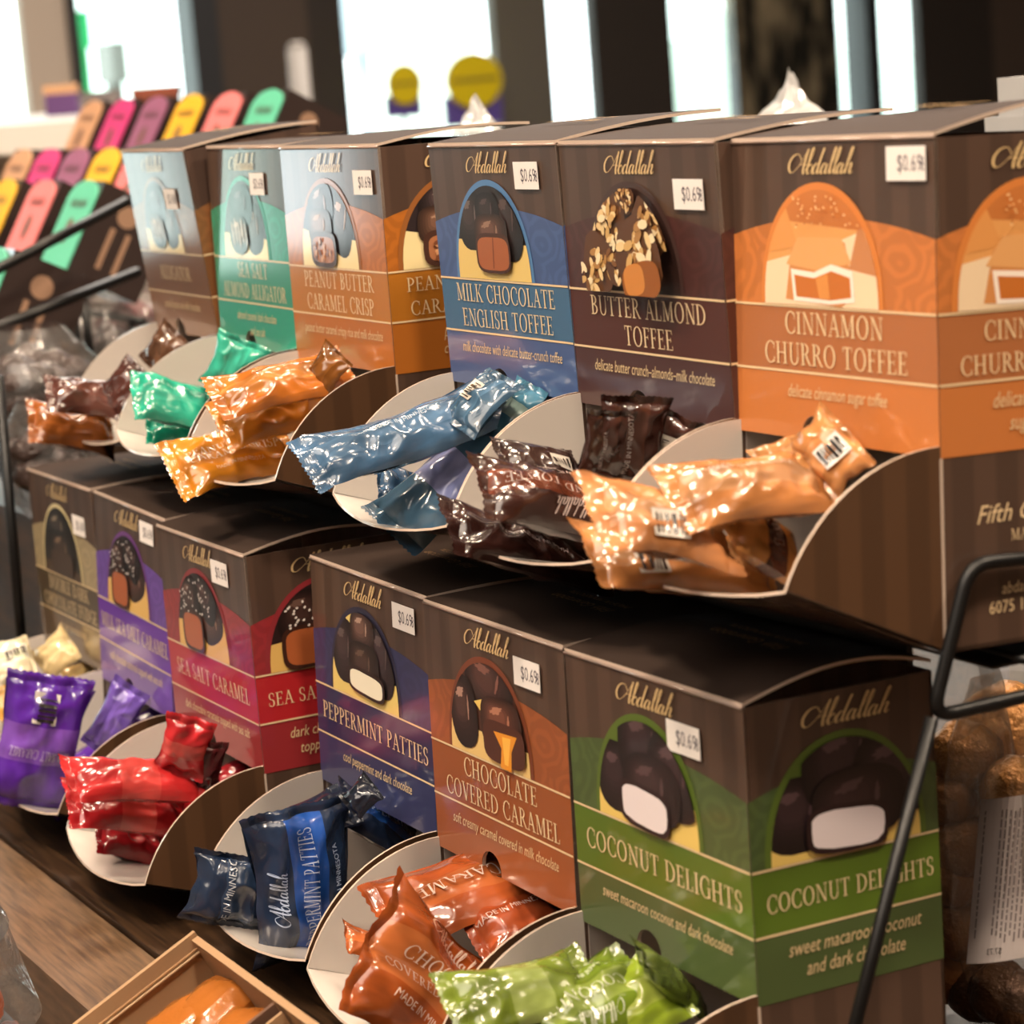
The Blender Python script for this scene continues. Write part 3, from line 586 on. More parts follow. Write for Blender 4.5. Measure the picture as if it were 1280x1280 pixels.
    rim = [nr_ * kk + j for j in range(kk)]; q.add([P3[k] for k in rim] + [Q3[k] for k in rim], [(j, j + 1, kk + j + 1, kk + j) for j in range(nn)], EDGE)
    m_ = 16
    for sx in (-1, 1):
        arc = [(sx * h, 0, .012)] + [(sx * h,) + e(T * (1 - i / m_), Rr)[1:] for i in range(m_ + 1)]
        if sx > 0: q.prism(arc[::-1], (-1, 0, 0), .012, ((80, 55, 36), CARDIN, EDGE), .5)
        else: q.prism(arc, (1, 0, 0), .012, (br, CARDIN, EDGE), .5)
    q.build('tray', CARD, t)
    # price sticker
    s = MB(S); fx, fz = sp['st']; x0 = -h + fx * WB; sw, sh = .205, .108
    s.box((x0, -.0105, zf(fz) - sh), (x0 + sw, -.0085, zf(fz)), (236, 230, 226))
    put(s, small('$0.69', .075, 0, .78), lambda x, y: (x0 + sw * .60 + x, -.0110, zf(fz) - sh * .72 + y), (90, 84, 92))
    put(s, small('8', .05, 0, .8) , lambda x, y: (x0 + sw * .93 + x, -.0110, zf(fz) - sh * .72 + y * 1.3), (90, 84, 92))
    s.build('price_sticker', LABEL, t)
    return t
carton('alli', 'brown caramel pecan candy box at the far left of the upper row, with window glare', (.02, .0))
carton('green', 'teal green sea salt almond candy box in the upper row', (.02, .0))
carton('peanut', 'golden orange peanut butter crisp candy box in the upper row, right of the teal one', (.03, .03))
carton('milk', 'blue English toffee candy box in the upper row', (.02, .04))
carton('butter', 'dark brown almond toffee candy box with nut cluster picture, between the blue and orange boxes', (.02, .03))
carton('churro', 'bright orange cinnamon toffee candy box at the right end of the upper row', (.035, .09))
carton('dark', 'brown and cream dark fudge candy box at the left end of the lower row', (.02, .0))
carton('purple', 'purple sea salt caramel candy box in the lower row', (.03, .0))
carton('red', 'red sea salt caramel candy box in the lower row', (.06, .0))
carton('pepper', 'navy blue peppermint candy box in the lower row', (.02, .0))
carton('caramel', 'rust orange chocolate caramel candy box in the lower row, beside the green box', (.02, .0))
carton('coco', 'olive green coconut candy box at the right end of the lower row', (.075, .0))

# ------------------------------------------------------------------ wrapped candies
def wrapper(name, label, group, P1, P2, nrm, width, T, col, lab=None, mode='strip', title=None, seed=0, bend=.0, twist=0, roll=0, fin=.17, flip=False, bar=None, logo=True, fincol=None, ts=1.0):
    T *= .66; width *= .90
    rnd = random.Random(seed); X = (P2 - P1); half = X.length / 2; X.normalize()
    Z = (nrm - X * nrm.dot(X)).normalized(); Y = Z.cross(X)
    if roll: Rm = Matrix.Rotation(math.radians(roll), 3, X); Z = Rm @ Z; Y = Rm @ Y
    O = (P1 + P2) / 2; M = Matrix(((X.x, Y.x, Z.x, O.x), (X.y, Y.y, Z.y, O.y), (X.z, Y.z, Z.z, O.z), (0, 0, 0, 1)))
    t = empty(name, M, label, 'wrapped candy', group)
    a = half * (1 - fin); b = width / 2; sd = Vector((seed * 3.17, seed * 1.7, seed * .9)); ph = rnd.uniform(0, 6.3)
    fr = 1 / b
    def pt(u, v, side):
        g = .84 + .16 * u * u
        prof = max(0, 1 - abs(u) ** 2.4) ** .55 * max(0, 1 - abs(v) ** 2.3) ** .6
        n1 = noise.noise(Vector((u * a * fr * .9, v * 1.1, side * .5)) + sd); n2 = noise.noise(Vector((u * a * fr * 2.6, v * 2.4, side * .7)) + sd * 1.3)
        cre = 1 - abs(noise.noise(Vector((u * a * fr * 1.5, v * 1.7, side)) + sd * .7)) * 2
        edge = 1 - v ** 4
        z = side * T * prof + edge * b * (.15 * n1 + .025 * n2 + .11 * cre * side) * (1 - .5 * abs(u) ** 6)
        z += b * .085 * abs(u) ** 3 * math.sin(v * 8 + ph + u * 2) * edge
        x = a * u; y = b * g * v * (1 + .07 * n1) + b * .06 * noise.noise(Vector((u * 2.2, 3.1, seed)))
        z -= bend * half * u * u
        tw = twist * u; y, z = y * math.cos(tw) - z * math.sin(tw), y * math.sin(tw) + z * math.cos(tw)
        return (x, y, z)
    lab = lab or tuple(min(255, int(k * 1.15 + 10)) for k in col)
    def pc(u, v):
        if mode == 'strip' and abs(v + .02) < .36: return lab
        if mode == 'band' and abs(u) < .34: return lab
        return col
    p = MB(); nu, nv = 44, 26
    for side, ku, kv in ((1, nu, nv), (-1, 26, 14)):
        vs = [pt(-1 + 2 * i / ku, -1 + 2 * j / kv, side) for i in range(ku + 1) for j in range(kv + 1)]
        for i in range(ku):
            for j in range(kv):
                A = i * (kv + 1) + j; f = (A, A + kv + 1, A + kv + 2, A + 1)
                p.f.append([len(p.v) + q for q in (f if side > 0 else f[::-1])]); p.c.append(s2l(pc(-1 + 2 * (i + .5) / ku, -1 + 2 * (j + .5) / kv)) + (0,)); p.m.append(0); p.sm.append(True)
        p.v += vs
    lift = .035 * b + .0004
    def onto(s, r):
        u = max(-.99, min(.99, s / a)); v = max(-.98, min(.98, r / b)); q = pt(u, v, 1); return (q[0], q[1], q[2] + lift)
    sg = -1 if flip else 1; ink = tuple(min(255, int(k * .35 + 165)) for k in lab)
    if title:
        if mode == 'strip':
            for i, line in enumerate(title):
                ps, w = serif(line, ts * (b * .27 if len(title) == 1 else b * .22)); k = min(1.1, a * 1.75 / w)
                put(p, ps, lambda x, y: onto(sg * x * k, sg * (y - b * .12 + (b * .13 if len(title) == 2 and i == 0 else -b * .15 if len(title) == 2 else 0))), ink)
            if logo:
                put(p, script_logo(b * .34, 1.0), lambda x, y: onto(sg * (x * .9 - a * .1), sg * (y + b * .48)), ink)
                put(p, small('MADE IN MINNESOTA', b * .17, 0, .75), lambda x, y: onto(sg * x, sg * (y - b * .64)), ink)
        else:
            for i, line in enumerate(title):
                ps, w = serif(line, a * .16); k = min(1.1, b * 1.55 / w)
                put(p, ps, lambda x, y: onto(sg * (-y + a * .05 + (a * -.12 if i == 0 else a * .12)), sg * x * k), ink)
    elif logo:
        put(p, small('MADE IN MINNESOTA', b * .24, 0, .8), lambda x, y: onto(sg * x, sg * (y + b * .1)), ink)
    if bar is not None:
        bu, bv = bar; w_, h_ = b * .34, b * .30
        put(p, [[(bu * a - w_, bv * b - h_), (bu * a + w_, bv * b - h_), (bu * a + w_, bv * b + h_), (bu * a - w_, bv * b + h_)]], onto, (226, 218, 206))
        x = -w_ * .85
        while x < w_ * .8:
            w = rnd.choice((.03, .05, .08)) * b; put(p, [rc(bu * a + x, bv * b - h_ * .85, bu * a + x + w, bv * b + h_ * .6)], lambda s, r: (lambda q: (q[0], q[1], q[2] + .0002))(onto(s, r)), (40, 34, 32)); x += w + rnd.choice((.04, .07)) * b
    p.build('pouch', FILM, t)
    fc = fincol or col
    for e in (-1, 1):                                   # crimped, zigzag-cut end seals
        q = MB(); ks, kv = 12, 26; cu = rnd.uniform(-.45, .45); sl = half * fin; vs = []
        for i in range(ks + 1):
            for j in range(kv + 1):
                v = -1 + 2 * j / kv; s = i / ks; base = pt(e, v, 1)
                zz = base[2] * (1 - .6 * s) + cu * sl * s * s + b * .05 * s * math.sin(3 * v + ph) + (sl * .05 * math.sin(s * 34) if 0 < s < .97 else 0)
                xx = base[0] + e * sl * s + (e * sl * .07 * (1 if j % 2 else -1) if i == ks else 0)
                vs.append((xx, base[1] * (1 + .04 * s), zz))
        q.add(vs, [((A, A + kv + 1, A + kv + 2, A + 1) if e > 0 else (A, A + 1, A + kv + 2, A + kv + 1)) for i in range(ks) for j in range(kv) for A in (i * (kv + 1) + j,)], fc, 0, 0, True)
        q.build('end_seal', FILM, t)
    return t
def in_tray(key, p1, p2, h1, h2, width, T, label, col, lab=None, face=.45, **kw):
    """a wrapped piece lying in a box's tray; its two ends seen at p1, p2, lying h1, h2 above the tray floor (panel heights)"""
    M = BM[key]; T_ = math.radians(THETA.get(key, 69.5)); R3 = M.to_3x3(); n = (R3 @ Vector((0, math.cos(T_), math.sin(T_)))).normalized()
    # h1, h2 say how far towards the near side of the tray each end lies; the end is found on that lengthwise plane of the tray
    hm = (h1 + h2) / 2; x1, x2 = (max(-.34, min(.34, (hm - .19) * 1.7 + d)) for d in ((h1 - hm) * .8, (h2 - hm) * .8))
    xn = R3 @ Vector((1, 0, 0))
    A = hit(*p1, xn, M @ Vector((x1 * S, 0, 0))); B = hit(*p2, xn, M @ Vector((x2 * S, 0, 0)))
    if DEBUG: print(label[:40], [tuple(round(c / S, 2) for c in M.inverted() @ P) for P in (A, B)], 'len', round((A - B).length / S, 2), 'w', width)
    nr = n * (1 - face) + (CAM - (A + B) / 2).normalized() * face
    return wrapper('wrapped_candy', label, {'milk': 'blue wrapped candies', 'butter': 'dark brown wrapped candies', 'churro': 'tan orange wrapped candies', 'peanut': 'golden wrapped candies', 'green': 'teal wrapped candies', 'alli': 'brown wrapped candies at the far left', 'dark': 'cream wrapped candies', 'purple': 'purple wrapped candies', 'red': 'red wrapped candies', 'pepper': 'navy wrapped candies', 'caramel': 'rust wrapped candies', 'coco': 'green wrapped candies'}[key],
                   A, B, nr, width * S, T * S, col, lab, **kw)
BL, BLL = (66, 100, 134), (96, 130, 170)
in_tray('milk', (470, 600), (530, 628), .06, .06, .36, .07, 'blue wrapped candy lying lowest on the tray floor of the blue box', (40, 72, 104), BL, seed=3, logo=False)
in_tray('milk', (378, 592), (642, 500), .20, .26, .34, .10, 'long blue wrapped candy lying across the tray of the blue toffee box', BL, (84, 120, 156), seed=1, title=None, bend=-.10, mode='strip', fin=.14)
in_tray('milk', (486, 668), (640, 528), .16, .24, .36, .09, 'blue wrapped candy with pale label hanging over the front of the blue tray', (74, 112, 142), (150, 160, 216), mode='band', seed=2, logo=False, fin=.15)
in_tray('milk', (570, 535), (632, 470), .30, .34, .30, .06, 'blue wrapped candy with barcode leaning into the notch of the blue box', (62, 92, 118), seed=4, bar=(.1, .3), logo=False, face=.2)
in_tray('milk', (612, 545), (668, 482), .28, .32, .26, .06, 'teal blue wrapped candy standing behind the pale-label one', (70, 120, 146), (150, 176, 170), seed=5, mode='band', logo=False, face=.2)
in_tray('milk', (650, 530), (705, 492), .26, .30, .26, .06, 'blue wrapped candy furthest right under the blue box panel', (54, 92, 124), seed=6, logo=False, face=.2)
BK, BKL = (62, 34, 28), (116, 58, 38)
in_tray('butter', (556, 655), (752, 712), .10, .10, .36, .09, 'dark brown wrapped candy lowest in the almond toffee tray, one end over the rim', (52, 28, 24), (60, 32, 26), seed=11, flip=True, fin=.16)
in_tray('butter', (622, 575), (725, 590), .12, .14, .28, .07, 'dark brown wrapped candy lying behind the one with the red-brown label', (48, 28, 24), seed=12, bar=(.45, -.2), logo=False)
in_tray('butter', (594, 604), (792, 654), .24, .26, .40, .11, 'dark brown wrapped candy with red-brown label, on top in the almond toffee tray', BK, BKL, seed=13, title=['ALMOND TOFFEE'], flip=True, fin=.15)
in_tray('butter', (748, 600), (766, 512), .24, .46, .20, .05, 'slim dark brown wrapped candy standing left of the notch', BK, seed=14, face=.5)
in_tray('butter', (782, 604), (797, 494), .26, .52, .28, .07, 'dark brown wrapped candy standing in the notch of the almond toffee box', BK, (80, 46, 36), seed=15, face=.5)
in_tray('butter', (822, 596), (846, 516), .24, .44, .34, .06, 'dark brown wrapped candy with barcode standing right of the notch', BK, seed=16, bar=(.2, -.1), logo=False, face=.5)
CO, COL_ = (186, 122, 70), (196, 142, 96)
in_tray('churro', (728, 690), (965, 716), .10, .10, .38, .09, 'tan orange wrapped candy lowest in the orange tray, pointing out over its left corner', (184, 122, 70), (192, 138, 90), seed=21, bar=(-.5, -.5), logo=False, fin=.13)
in_tray('churro', (1012, 590), (1062, 540), .24, .34, .34, .06, 'tan wrapped candy with barcode standing at the notch of the orange box', (196, 132, 78), seed=24, bar=(.2, -.2), logo=False, face=.5)
in_tray('churro', (955, 592), (1040, 556), .20, .24, .26, .06, 'tan orange wrapped candy half hidden behind the one on top', (196, 138, 84), seed=25, logo=False)
in_tray('churro', (836, 622), (1034, 600), .26, .30, .36, .09, 'tan orange wrapped candy lying across the back of the orange tray', CO, COL_, seed=22, title=None, fin=.18)
in_tray('churro', (742, 634), (905, 672), .27, .24, .42, .08, 'tan orange wrapped candy with pale barcode patch, leaning out over the brown tray', (190, 126, 78), (198, 146, 102), seed=23, bar=(-.15, -.5), logo=False, fin=.24)
in_tray('churro', (900, 640), (1000, 712), .26, .16, .38, .08, 'tan wrapped candy with dark brown label band, on top of the orange tray', (190, 128, 70), (98, 58, 44), mode='band', seed=26, title=['CINNAMON', 'CHURRO'], fin=.2)
PO, POL = (184, 106, 24), (194, 122, 44)
in_tray('peanut', (212, 588), (366, 556), .10, .10, .42, .10, 'golden orange wrapped candy at the front of the peanut butter tray, one end over rim', (206, 130, 32), POL, seed=31, title=['PEANUT BUTTER', 'CARAMEL CRISP'], flip=False, fin=.18)
in_tray('peanut', (272, 532), (420, 498), .18, .20, .36, .10, 'golden orange wrapped candy in the middle of the peanut butter tray', (198, 122, 36), POL, seed=32, logo=False)
in_tray('peanut', (264, 500), (436, 462), .26, .32, .32, .08, 'copper orange wrapped candy on top at the back of the peanut butter tray', (184, 104, 34), (200, 128, 60), seed=33, logo=False)
in_tray('peanut', (395, 480), (425, 440), .30, .38, .22, .05, 'dark golden wrapped candy poking out of the notch above the peanut butter tray', (120, 72, 26), seed=34, logo=False)
GR, GRL = (40, 168, 140), (62, 184, 156)
in_tray('green', (182, 526), (262, 552), .08, .08, .36, .09, 'teal wrapped candy lying lowest in the teal tray', (24, 150, 122), seed=41, logo=False)
in_tray('green', (166, 492), (268, 516), .18, .20, .40, .10, 'teal wrapped candy on top at the front of the teal tray', GR, GRL, seed=42, title=None)
in_tray('green', (280, 490), (306, 424), .22, .36, .30, .07, 'teal wrapped candy standing upright against the teal box', (56, 176, 150), seed=43, face=.6, logo=False)
in_tray('alli', (34, 524), (142, 545), .08, .10, .40, .09, 'copper brown wrapped candy at the front of the far left upper tray', (150, 84, 36), (170, 96, 40), seed=51, logo=False)
in_tray('alli', (58, 490), (150, 502), .18, .20, .34, .09, 'dark brown wrapped candy lying behind the copper one', (86, 48, 40), seed=52, logo=False)
in_tray('alli', (132, 510), (178, 460), .20, .28, .30, .06, 'flat chocolate brown wrapped candy leaning against the teal tray', (72, 38, 32), seed=53, logo=False)
in_tray('alli', (188, 462), (222, 414), .22, .36, .26, .06, 'dark bronze wrapped candy standing in front of the far left upper box', (92, 62, 44), seed=54, face=.5, logo=False)
CR = (222, 196, 138)
in_tray('dark', (-12, 830), (42, 822), .20, .24, .40, .08, 'pale cream wrapped candy with barcode at the left edge of the picture', (228, 214, 180), seed=61, bar=(.2, 0), logo=False)
in_tray('dark', (50, 836), (90, 800), .16, .26, .30, .07, 'cream wrapped candy leaning against the dark fudge box', (214, 190, 140), seed=62, logo=False)
in_tray('dark', (78, 856), (138, 836), .12, .16, .28, .07, 'golden cream wrapped candy between the dark fudge and purple boxes', (220, 184, 120), seed=63, logo=False)
in_tray('dark', (-10, 890), (30, 860), .14, .12, .30, .07, 'amber wrapped candy lowest in the dark fudge tray', (214, 160, 76), seed=64, logo=False)
PU, PUL = (88, 38, 160), (124, 78, 184)
in_tray('purple', (52, 1000), (165, 930), .06, .08, .36, .07, 'deep purple wrapped candy underneath in the purple tray', (84, 32, 150), seed=71, logo=False)
in_tray('purple', (32, 1010), (66, 844), .24, .30, .50, .11, 'large purple wrapped candy at the front of the purple tray, barcode at its top', PU, PUL, seed=72, mode='band', title=['SEA SALT CARAMEL'], flip=False, bar=(.62, .05), logo=True, fin=.13)
in_tray('purple', (122, 940), (166, 856), .18, .34, .24, .06, 'shiny purple wrapped candy standing beside the purple box', (120, 92, 190), seed=73, face=.5, logo=False)
in_tray('purple', (160, 920), (215, 890), .12, .18, .24, .05, 'dark violet wrapped candy under the purple box panel', (48, 24, 80), seed=74, logo=False)
RD, RDL = (184, 34, 40), (208, 70, 66)
in_tray('red', (118, 1036), (212, 1064), .05, .05, .34, .08, 'dark red wrapped candy lowest in the red tray', (150, 24, 32), seed=81, logo=False)
in_tray('red', (82, 1002), (246, 1022), .16, .16, .36, .10, 'red wrapped candy second from the top in the red tray', RD, RDL, mode='band', seed=82, logo=False, fin=.16)
in_tray('red', (80, 974), (254, 976), .28, .28, .32, .10, 'bright red wrapped candy lying across the top of the red tray', (196, 44, 46), RDL, mode='band', seed=83, logo=False, fin=.14)
in_tray('red', (222, 968), (240, 898), .26, .44, .26, .06, 'red wrapped candy standing upright against the red box', (198, 40, 48), (214, 84, 80), mode='band', seed=84, face=.5, logo=False, fin=.2)
in_tray('red', (248, 1000), (262, 928), .22, .40, .20, .06, 'dark maroon wrapped candy standing in the notch of the red box', (70, 18, 24), seed=85, face=.5, logo=False)
in_tray('red', (262, 990), (318, 962), .20, .26, .26, .06, 'crimson wrapped candy half under the red box panel', (150, 28, 38), seed=86, logo=False)
NV, NVL = (34, 50, 78), (34, 82, 168)
in_tray('pepper', (286, 1158), (304, 1068), .10, .12, .46, .09, 'navy wrapped candy without a blue strip, at the far left of the navy tray', (30, 44, 68), (46, 64, 92), seed=91, logo=True, fin=.16)
in_tray('pepper', (318, 1056), (438, 1002), .18, .20, .26, .06, 'dark navy wrapped candy lying behind with its crimped end up', (22, 34, 56), seed=92, logo=False, fin=.2)
in_tray('pepper', (424, 1000), (520, 1060), .18, .16, .32, .07, 'navy wrapped candy at the right under the navy box panel', (24, 36, 60), (30, 70, 140), seed=93, title=['PEPPERMINT'], logo=False)
in_tray('pepper', (436, 1012), (468, 980), .28, .34, .18, .05, 'black-blue wrapped candy poking from the notch of the navy box', (20, 26, 40), seed=95, logo=False)
in_tray('pepper', (386, 1196), (370, 1008), .22, .26, .56, .10, 'large navy wrapped candy with bright blue label strip, hanging over the navy tray', NV, NVL, seed=94, title=['PEPPERMINT PATTIES'], fin=.11, face=.5)
RU, RUL = (170, 82, 34), (186, 104, 54)
in_tray('caramel', (480, 1152), (652, 1084), .06, .10, .54, .05, 'flat rust wrapped candy lying at the back of the rust tray', (160, 76, 34), (172, 92, 48), seed=101, title=['CARAMEL'], flip=True, logo=False, face=.3)
in_tray('caramel', (590, 1182), (704, 1138), .20, .22, .40, .10, 'rust brown wrapped candy at the right of the rust tray', (150, 66, 32), seed=102, title=None)
in_tray('caramel', (462, 1168), (600, 1304), .34, .30, .70, .11, 'large rust wrapped candy at the front of the rust tray', RU, RUL, seed=103, title=['CHOCOLATE', 'COVERED CARAMEL'], fin=.12, face=.6, ts=.72)
in_tray('caramel', (430, 1170), (474, 1186), .06, .06, .2, .03, 'rust wrapper end sticking out at the left of the rust tray', (176, 92, 44), seed=104, logo=False)
GN, GNL = (132, 156, 44), (160, 180, 84)
in_tray('coco', (560, 1262), (744, 1226), .14, .16, .36, .08, 'olive green wrapped candy at the left of the green tray', (112, 130, 44), (142, 158, 84), seed=111, mode='band', logo=False)
in_tray('coco', (655, 1296), (806, 1222), .18, .22, .40, .09, 'green wrapped candy with script lettering in the middle of the green tray', (104, 126, 34), (136, 156, 66), seed=112, title=['COCONUT'], flip=True)
in_tray('coco', (740, 1310), (836, 1226), .22, .26, .36, .09, 'bright yellow-green wrapped candy at the right of the green tray', (132, 154, 40), (156, 172, 72), seed=113, logo=False)
in_tray('coco', (880, 1262), (800, 1196), .20, .34, .24, .05, 'dark green wrapped candy under the notch of the green box', (78, 92, 34), seed=114, logo=False)

# ------------------------------------------------------------------ black wire rack
XR = .0795
def xr(px, py, x=XR): return hit(px, py, (1, 0, 0), (x, 0, 0))
rk = empty('wire_rack', Matrix.Translation((0, .03, TABLE)), 'black wire rack carrying the upper row of candy boxes', 'rack')
def rkb(name, pts, r=.0019):
    m = MB(); m.tube([Vector(p) - Vector((0, .03, TABLE)) for p in pts], r, n=10); return m.build(name, WIRE, rk)
A, B_, C_, D_ = xr(1290, 697), xr(1212, 705), xr(1165, 897), xr(1290, 868)
def rounded(pts, k=.25):
    out = [pts[0]]
    for i in range(1, len(pts) - 1):
        p = pts[i]; a = (pts[i - 1] - p); b = (pts[i + 1] - p); d = .007
        s0 = p + a.normalized() * d; s1 = p + b.normalized() * d
        for j in range(7):
            t = j / 6; out.append(s0 * (1 - t) ** 2 + p * 2 * t * (1 - t) + s1 * t * t)
    return out + [pts[-1]]
far1 = A + (A - B_).normalized() * .05; far2 = D_ + (D_ - C_).normalized() * .05
rkb('end_loop', rounded([far1, B_, C_, far2, far1 + Vector((0, .004, -.001))]), .0020)
leg_b = xr(1068, 1285); leg_dir = (leg_b - C_).normalized(); tt = (TABLE + .003 - C_.z) / leg_dir.z
rkb('leg', [C_, C_ + leg_dir * tt], .0019)
zs = ZO + (UP_Z - HB) * S - .0045
for y in (.082, .110, .138, .166): rkb('shelf_wire', [(-.60, y, zs - .002), (XR, y, zs - .002)], .0013)
for x in (-.56, -.40, -.25, -.10, .02): rkb('cross_wire', [(x, .078, zs - .0045), (x, .17, zs - .0045)], .0013)
m = MB(); m.box((-.59, .0745 - .03, .002), (.030, .0765 - .03, zs - .004 - TABLE)); m.build('back_light_block', DARKW, rk)  # unseen dark sheet added to block light from behind the lower boxes
m = MB(); m.box((-.59, .0745 - .03, zs - .0042 - TABLE), (.070, .125 - .03, zs - .0034 - TABLE)); m.build('shelf_light_block', DARKW, rk)  # added dark sheet, shuts out the bright gap below the upper boxes
xl = -.602
P0, P1 = hit(-2, 470, (1, 0, 0), (xl, 0, 0)), hit(27, 800, (1, 0, 0), (xl, 0, 0))
dd = (P1 - P0).normalized(); P2 = P0 + dd * ((TABLE + .003 - P0.z) / dd.z)
rkb('leg', [P0, P2], .0026)

# ------------------------------------------------------------------ bags behind the right end
def bag(name, c, rx, ry, rz, label, m=BAGFILM, tall=1.0, seed=0, cat='bag', group=None):
    b = MB(); nu, nv = 26, 22; vs = []
    for j in range(nv + 1):
        t = j / nv; r = (math.sin(math.pi * min(.93, t * .86 + .08))) ** .55 if t < .8 else .86 - (t - .8) * 1.6
        for i in range(nu):
            a = 2 * math.pi * i / nu; k = 1 + .10 * noise.noise(Vector((math.cos(a) * 2.2, math.sin(a) * 2.2, t * 5 + seed))) + .05 * math.sin(a * 5 + seed + t * 3) * t
            vs.append((rx * r * k * math.cos(a), ry * r * k * math.sin(a), 2 * rz * t))
    fs = [(j * nu + i, j * nu + (i + 1) % nu, (j + 1) * nu + (i + 1) % nu, (j + 1) * nu + i) for j in range(nv) for i in range(nu)]
    b.add(vs, fs, (255, 255, 255), 0, 0, True)
    o = b.build(name, m); o.location = c; tag(o, label, cat, group); return o
def ball(c, r, col, label, group, seed, name='foil_wrapped_chocolate', sq=1.0):
    b = MB(); n1, n2 = 22, 14; vs = []; fs = []
    for j in range(n2 + 1):
        for i in range(n1):
            a = 2 * math.pi * i / n1; p = math.pi * j / n2; d = Vector((math.sin(p) * math.cos(a), math.sin(p) * math.sin(a), math.cos(p) * sq))
            k = 1 + .10 * noise.noise(d * 2.1 + Vector((seed, 0, 0))) + .05 * noise.noise(d * 6 + Vector((0, seed, 0))); vs.append(tuple(d * r * k))
    fs = [(j * n1 + i, (j + 1) * n1 + i, (j + 1) * n1 + (i + 1) % n1, j * n1 + (i + 1) % n1) for j in range(n2) for i in range(n1)]
    b.add(vs, fs, col, 0, 0, True); o = b.build(name, CANDY); o.location = c; tag(o, label, 'chocolate', group); return o
GOLD = (176, 122, 66)
b1 = at(1196, 1075, .835); b1.z = TABLE + .001
bag('candy_bag', b1, .023, .019, .068, 'clear bag of gold foil chocolates just behind the green candy box', seed=2)
for i, (px, py, dp, r, lb) in enumerate(((1206, 948, .832, .0125, 'gold foil chocolate at the top of the clear bag beside the green box'), (1213, 992, .842, .010, 'gold foil chocolate second from the top beside the green box'), (1186, 1000, .830, .010, 'dark gold foil chocolate against the green box edge, below the top one'),
        (1204, 1060, .828, .011, 'gold foil chocolate midway down the clear bag'), (1186, 1100, .830, .010, 'gold foil chocolate halfway down, against the green box'), (1208, 1110, .846, .010, 'dim gold foil chocolate behind the label of the printed bag'),
        (1192, 1160, .832, .011, 'brown foil chocolate near the bottom of the clear bag'), (1188, 1212, .836, .011, 'brown foil chocolate at the foot of the clear bag'))):
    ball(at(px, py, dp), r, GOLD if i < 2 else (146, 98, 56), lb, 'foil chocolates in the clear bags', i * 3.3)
b2 = at(1278, 1110, .815); b2.z = TABLE + .001
bag2 = bag('candy_bag', b2, .026, .022, .058, 'clear bag with a large white ingredients label at the right edge', seed=5)
for i, (px, py, dp, r, lb) in enumerate(((1262, 912, .875, .016, 'largest gold foil chocolate, high behind the labelled bag'), (1272, 990, .820, .012, 'gold foil chocolate just above the white label'), (1250, 1240, .818, .010, 'dark foil chocolate under the white label'), (1276, 1252, .815, .010, 'dark foil chocolate in the bottom right corner of the picture'), (1222, 1238, .83, .010, 'dark foil chocolate left of the label foot'))):
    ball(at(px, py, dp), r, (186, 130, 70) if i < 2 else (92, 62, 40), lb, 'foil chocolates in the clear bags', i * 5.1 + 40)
lab = MB(); o3 = at(1226, 1000, .795); ex = (at(1300, 990, .790) - o3); ez = (at(1208, 1205, .795) - o3)
nl = ex.cross(ez).normalized(); nl = nl if nl.dot(CAM - o3) > 0 else -nl
L_ = lambda u, v, o=0: tuple(o3 + ex * u + ez * v + nl * (.004 * math.sin(math.pi * min(1, u)) + o))
for i in range(10): lab.poly([L_(i / 10, 0), L_(i / 10, 1), L_((i + 1) / 10, 1), L_((i + 1) / 10, 0)], (216, 206, 204))
rnd = random.Random(4)
for k in range(12):
    v0 = .06 + rnd.uniform(0, .04); u0 = .10 + k * .075
    if k in (1, 2, 3): continue
    v = v0
    while v < .84:
        w = rnd.uniform(.02, .06); lab.poly([L_(u0, v, .0004), L_(u0 + .025, v, .0004), L_(u0 + .025, v + w, .0004), L_(u0, v + w, .0004)], (128, 118, 118)); v += w + .012
put(lab, small('$7.73', .10, 0, .9), lambda x, y: L_(.48 - x * 1.3, .95 - y * .55, .0006), (60, 54, 54))
o = lab.build('printed_label', LABEL, bag2); o.matrix_parent_inverse = Matrix.Translation(-b2); o['label'] = 'white ingredients label, upside down'

# ------------------------------------------------------------------ stand of tall thin chocolate cartons behind the left end
BARC = {'tan': (206, 156, 118), 'pink': (214, 58, 128), 'mauve': (152, 92, 124), 'yellow': (238, 182, 40), 'salmon': (236, 128, 128), 'mint': (96, 192, 158)}
def bar_box(P, col, label, lean=30, w=.056, hgt=.062, dep=.05):
    M = Matrix.Translation(P) @ Matrix.Rotation(math.radians(-lean), 4, 'X')
    t = empty('chocolate_carton', M, label, 'chocolate box', 'coloured chocolate boxes on the far stand')
    b = MB(); b.box((-w / 2, 0, -hgt / 2), (w / 2, dep, hgt / 2), (44, 32, 30))
    for y_ in (.30, .52): put(b, [rc(-hgt * .34, dep * y_, hgt * .10, dep * (y_ + .07))], lambda s, y: (w / 2 + .0003, y, s), (150, 118, 96))
    put(b, [blob(hgt * .26, dep * .45, .007, .007)], lambda s, y: (w / 2 + .0003, y, s), (150, 118, 96))
    b.build('carton', CARD, t)
    f = MB(); n = 12; ww = w / 2 * .96
    P_ = [(-ww, -hgt / 2), (ww, -hgt / 2)] + [(ww * math.cos(math.pi * i / n), hgt * .30 + hgt * .2 * math.sin(math.pi * i / n)) for i in range(n + 1)]
    f.prism([(x, -.0004, z) for x, z in P_], (0, -1, 0), .0012, (BARC[col],) * 3)
    put(f, small('Abdallah', .009, .35, 1), lambda x, y: (x, -.0019, y + .012), (90, 60, 50)); put(f, [blob(0, -.004, .006, .009)], lambda x, y: (x, -.0019, y), (110, 76, 60))
    f.build('front_face', PAINT, t); return t
st = empty('wire_stand', Matrix.Translation((-1.1, .15, TABLE)), 'black wire stand holding the coloured chocolate boxes at the left', 'rack')
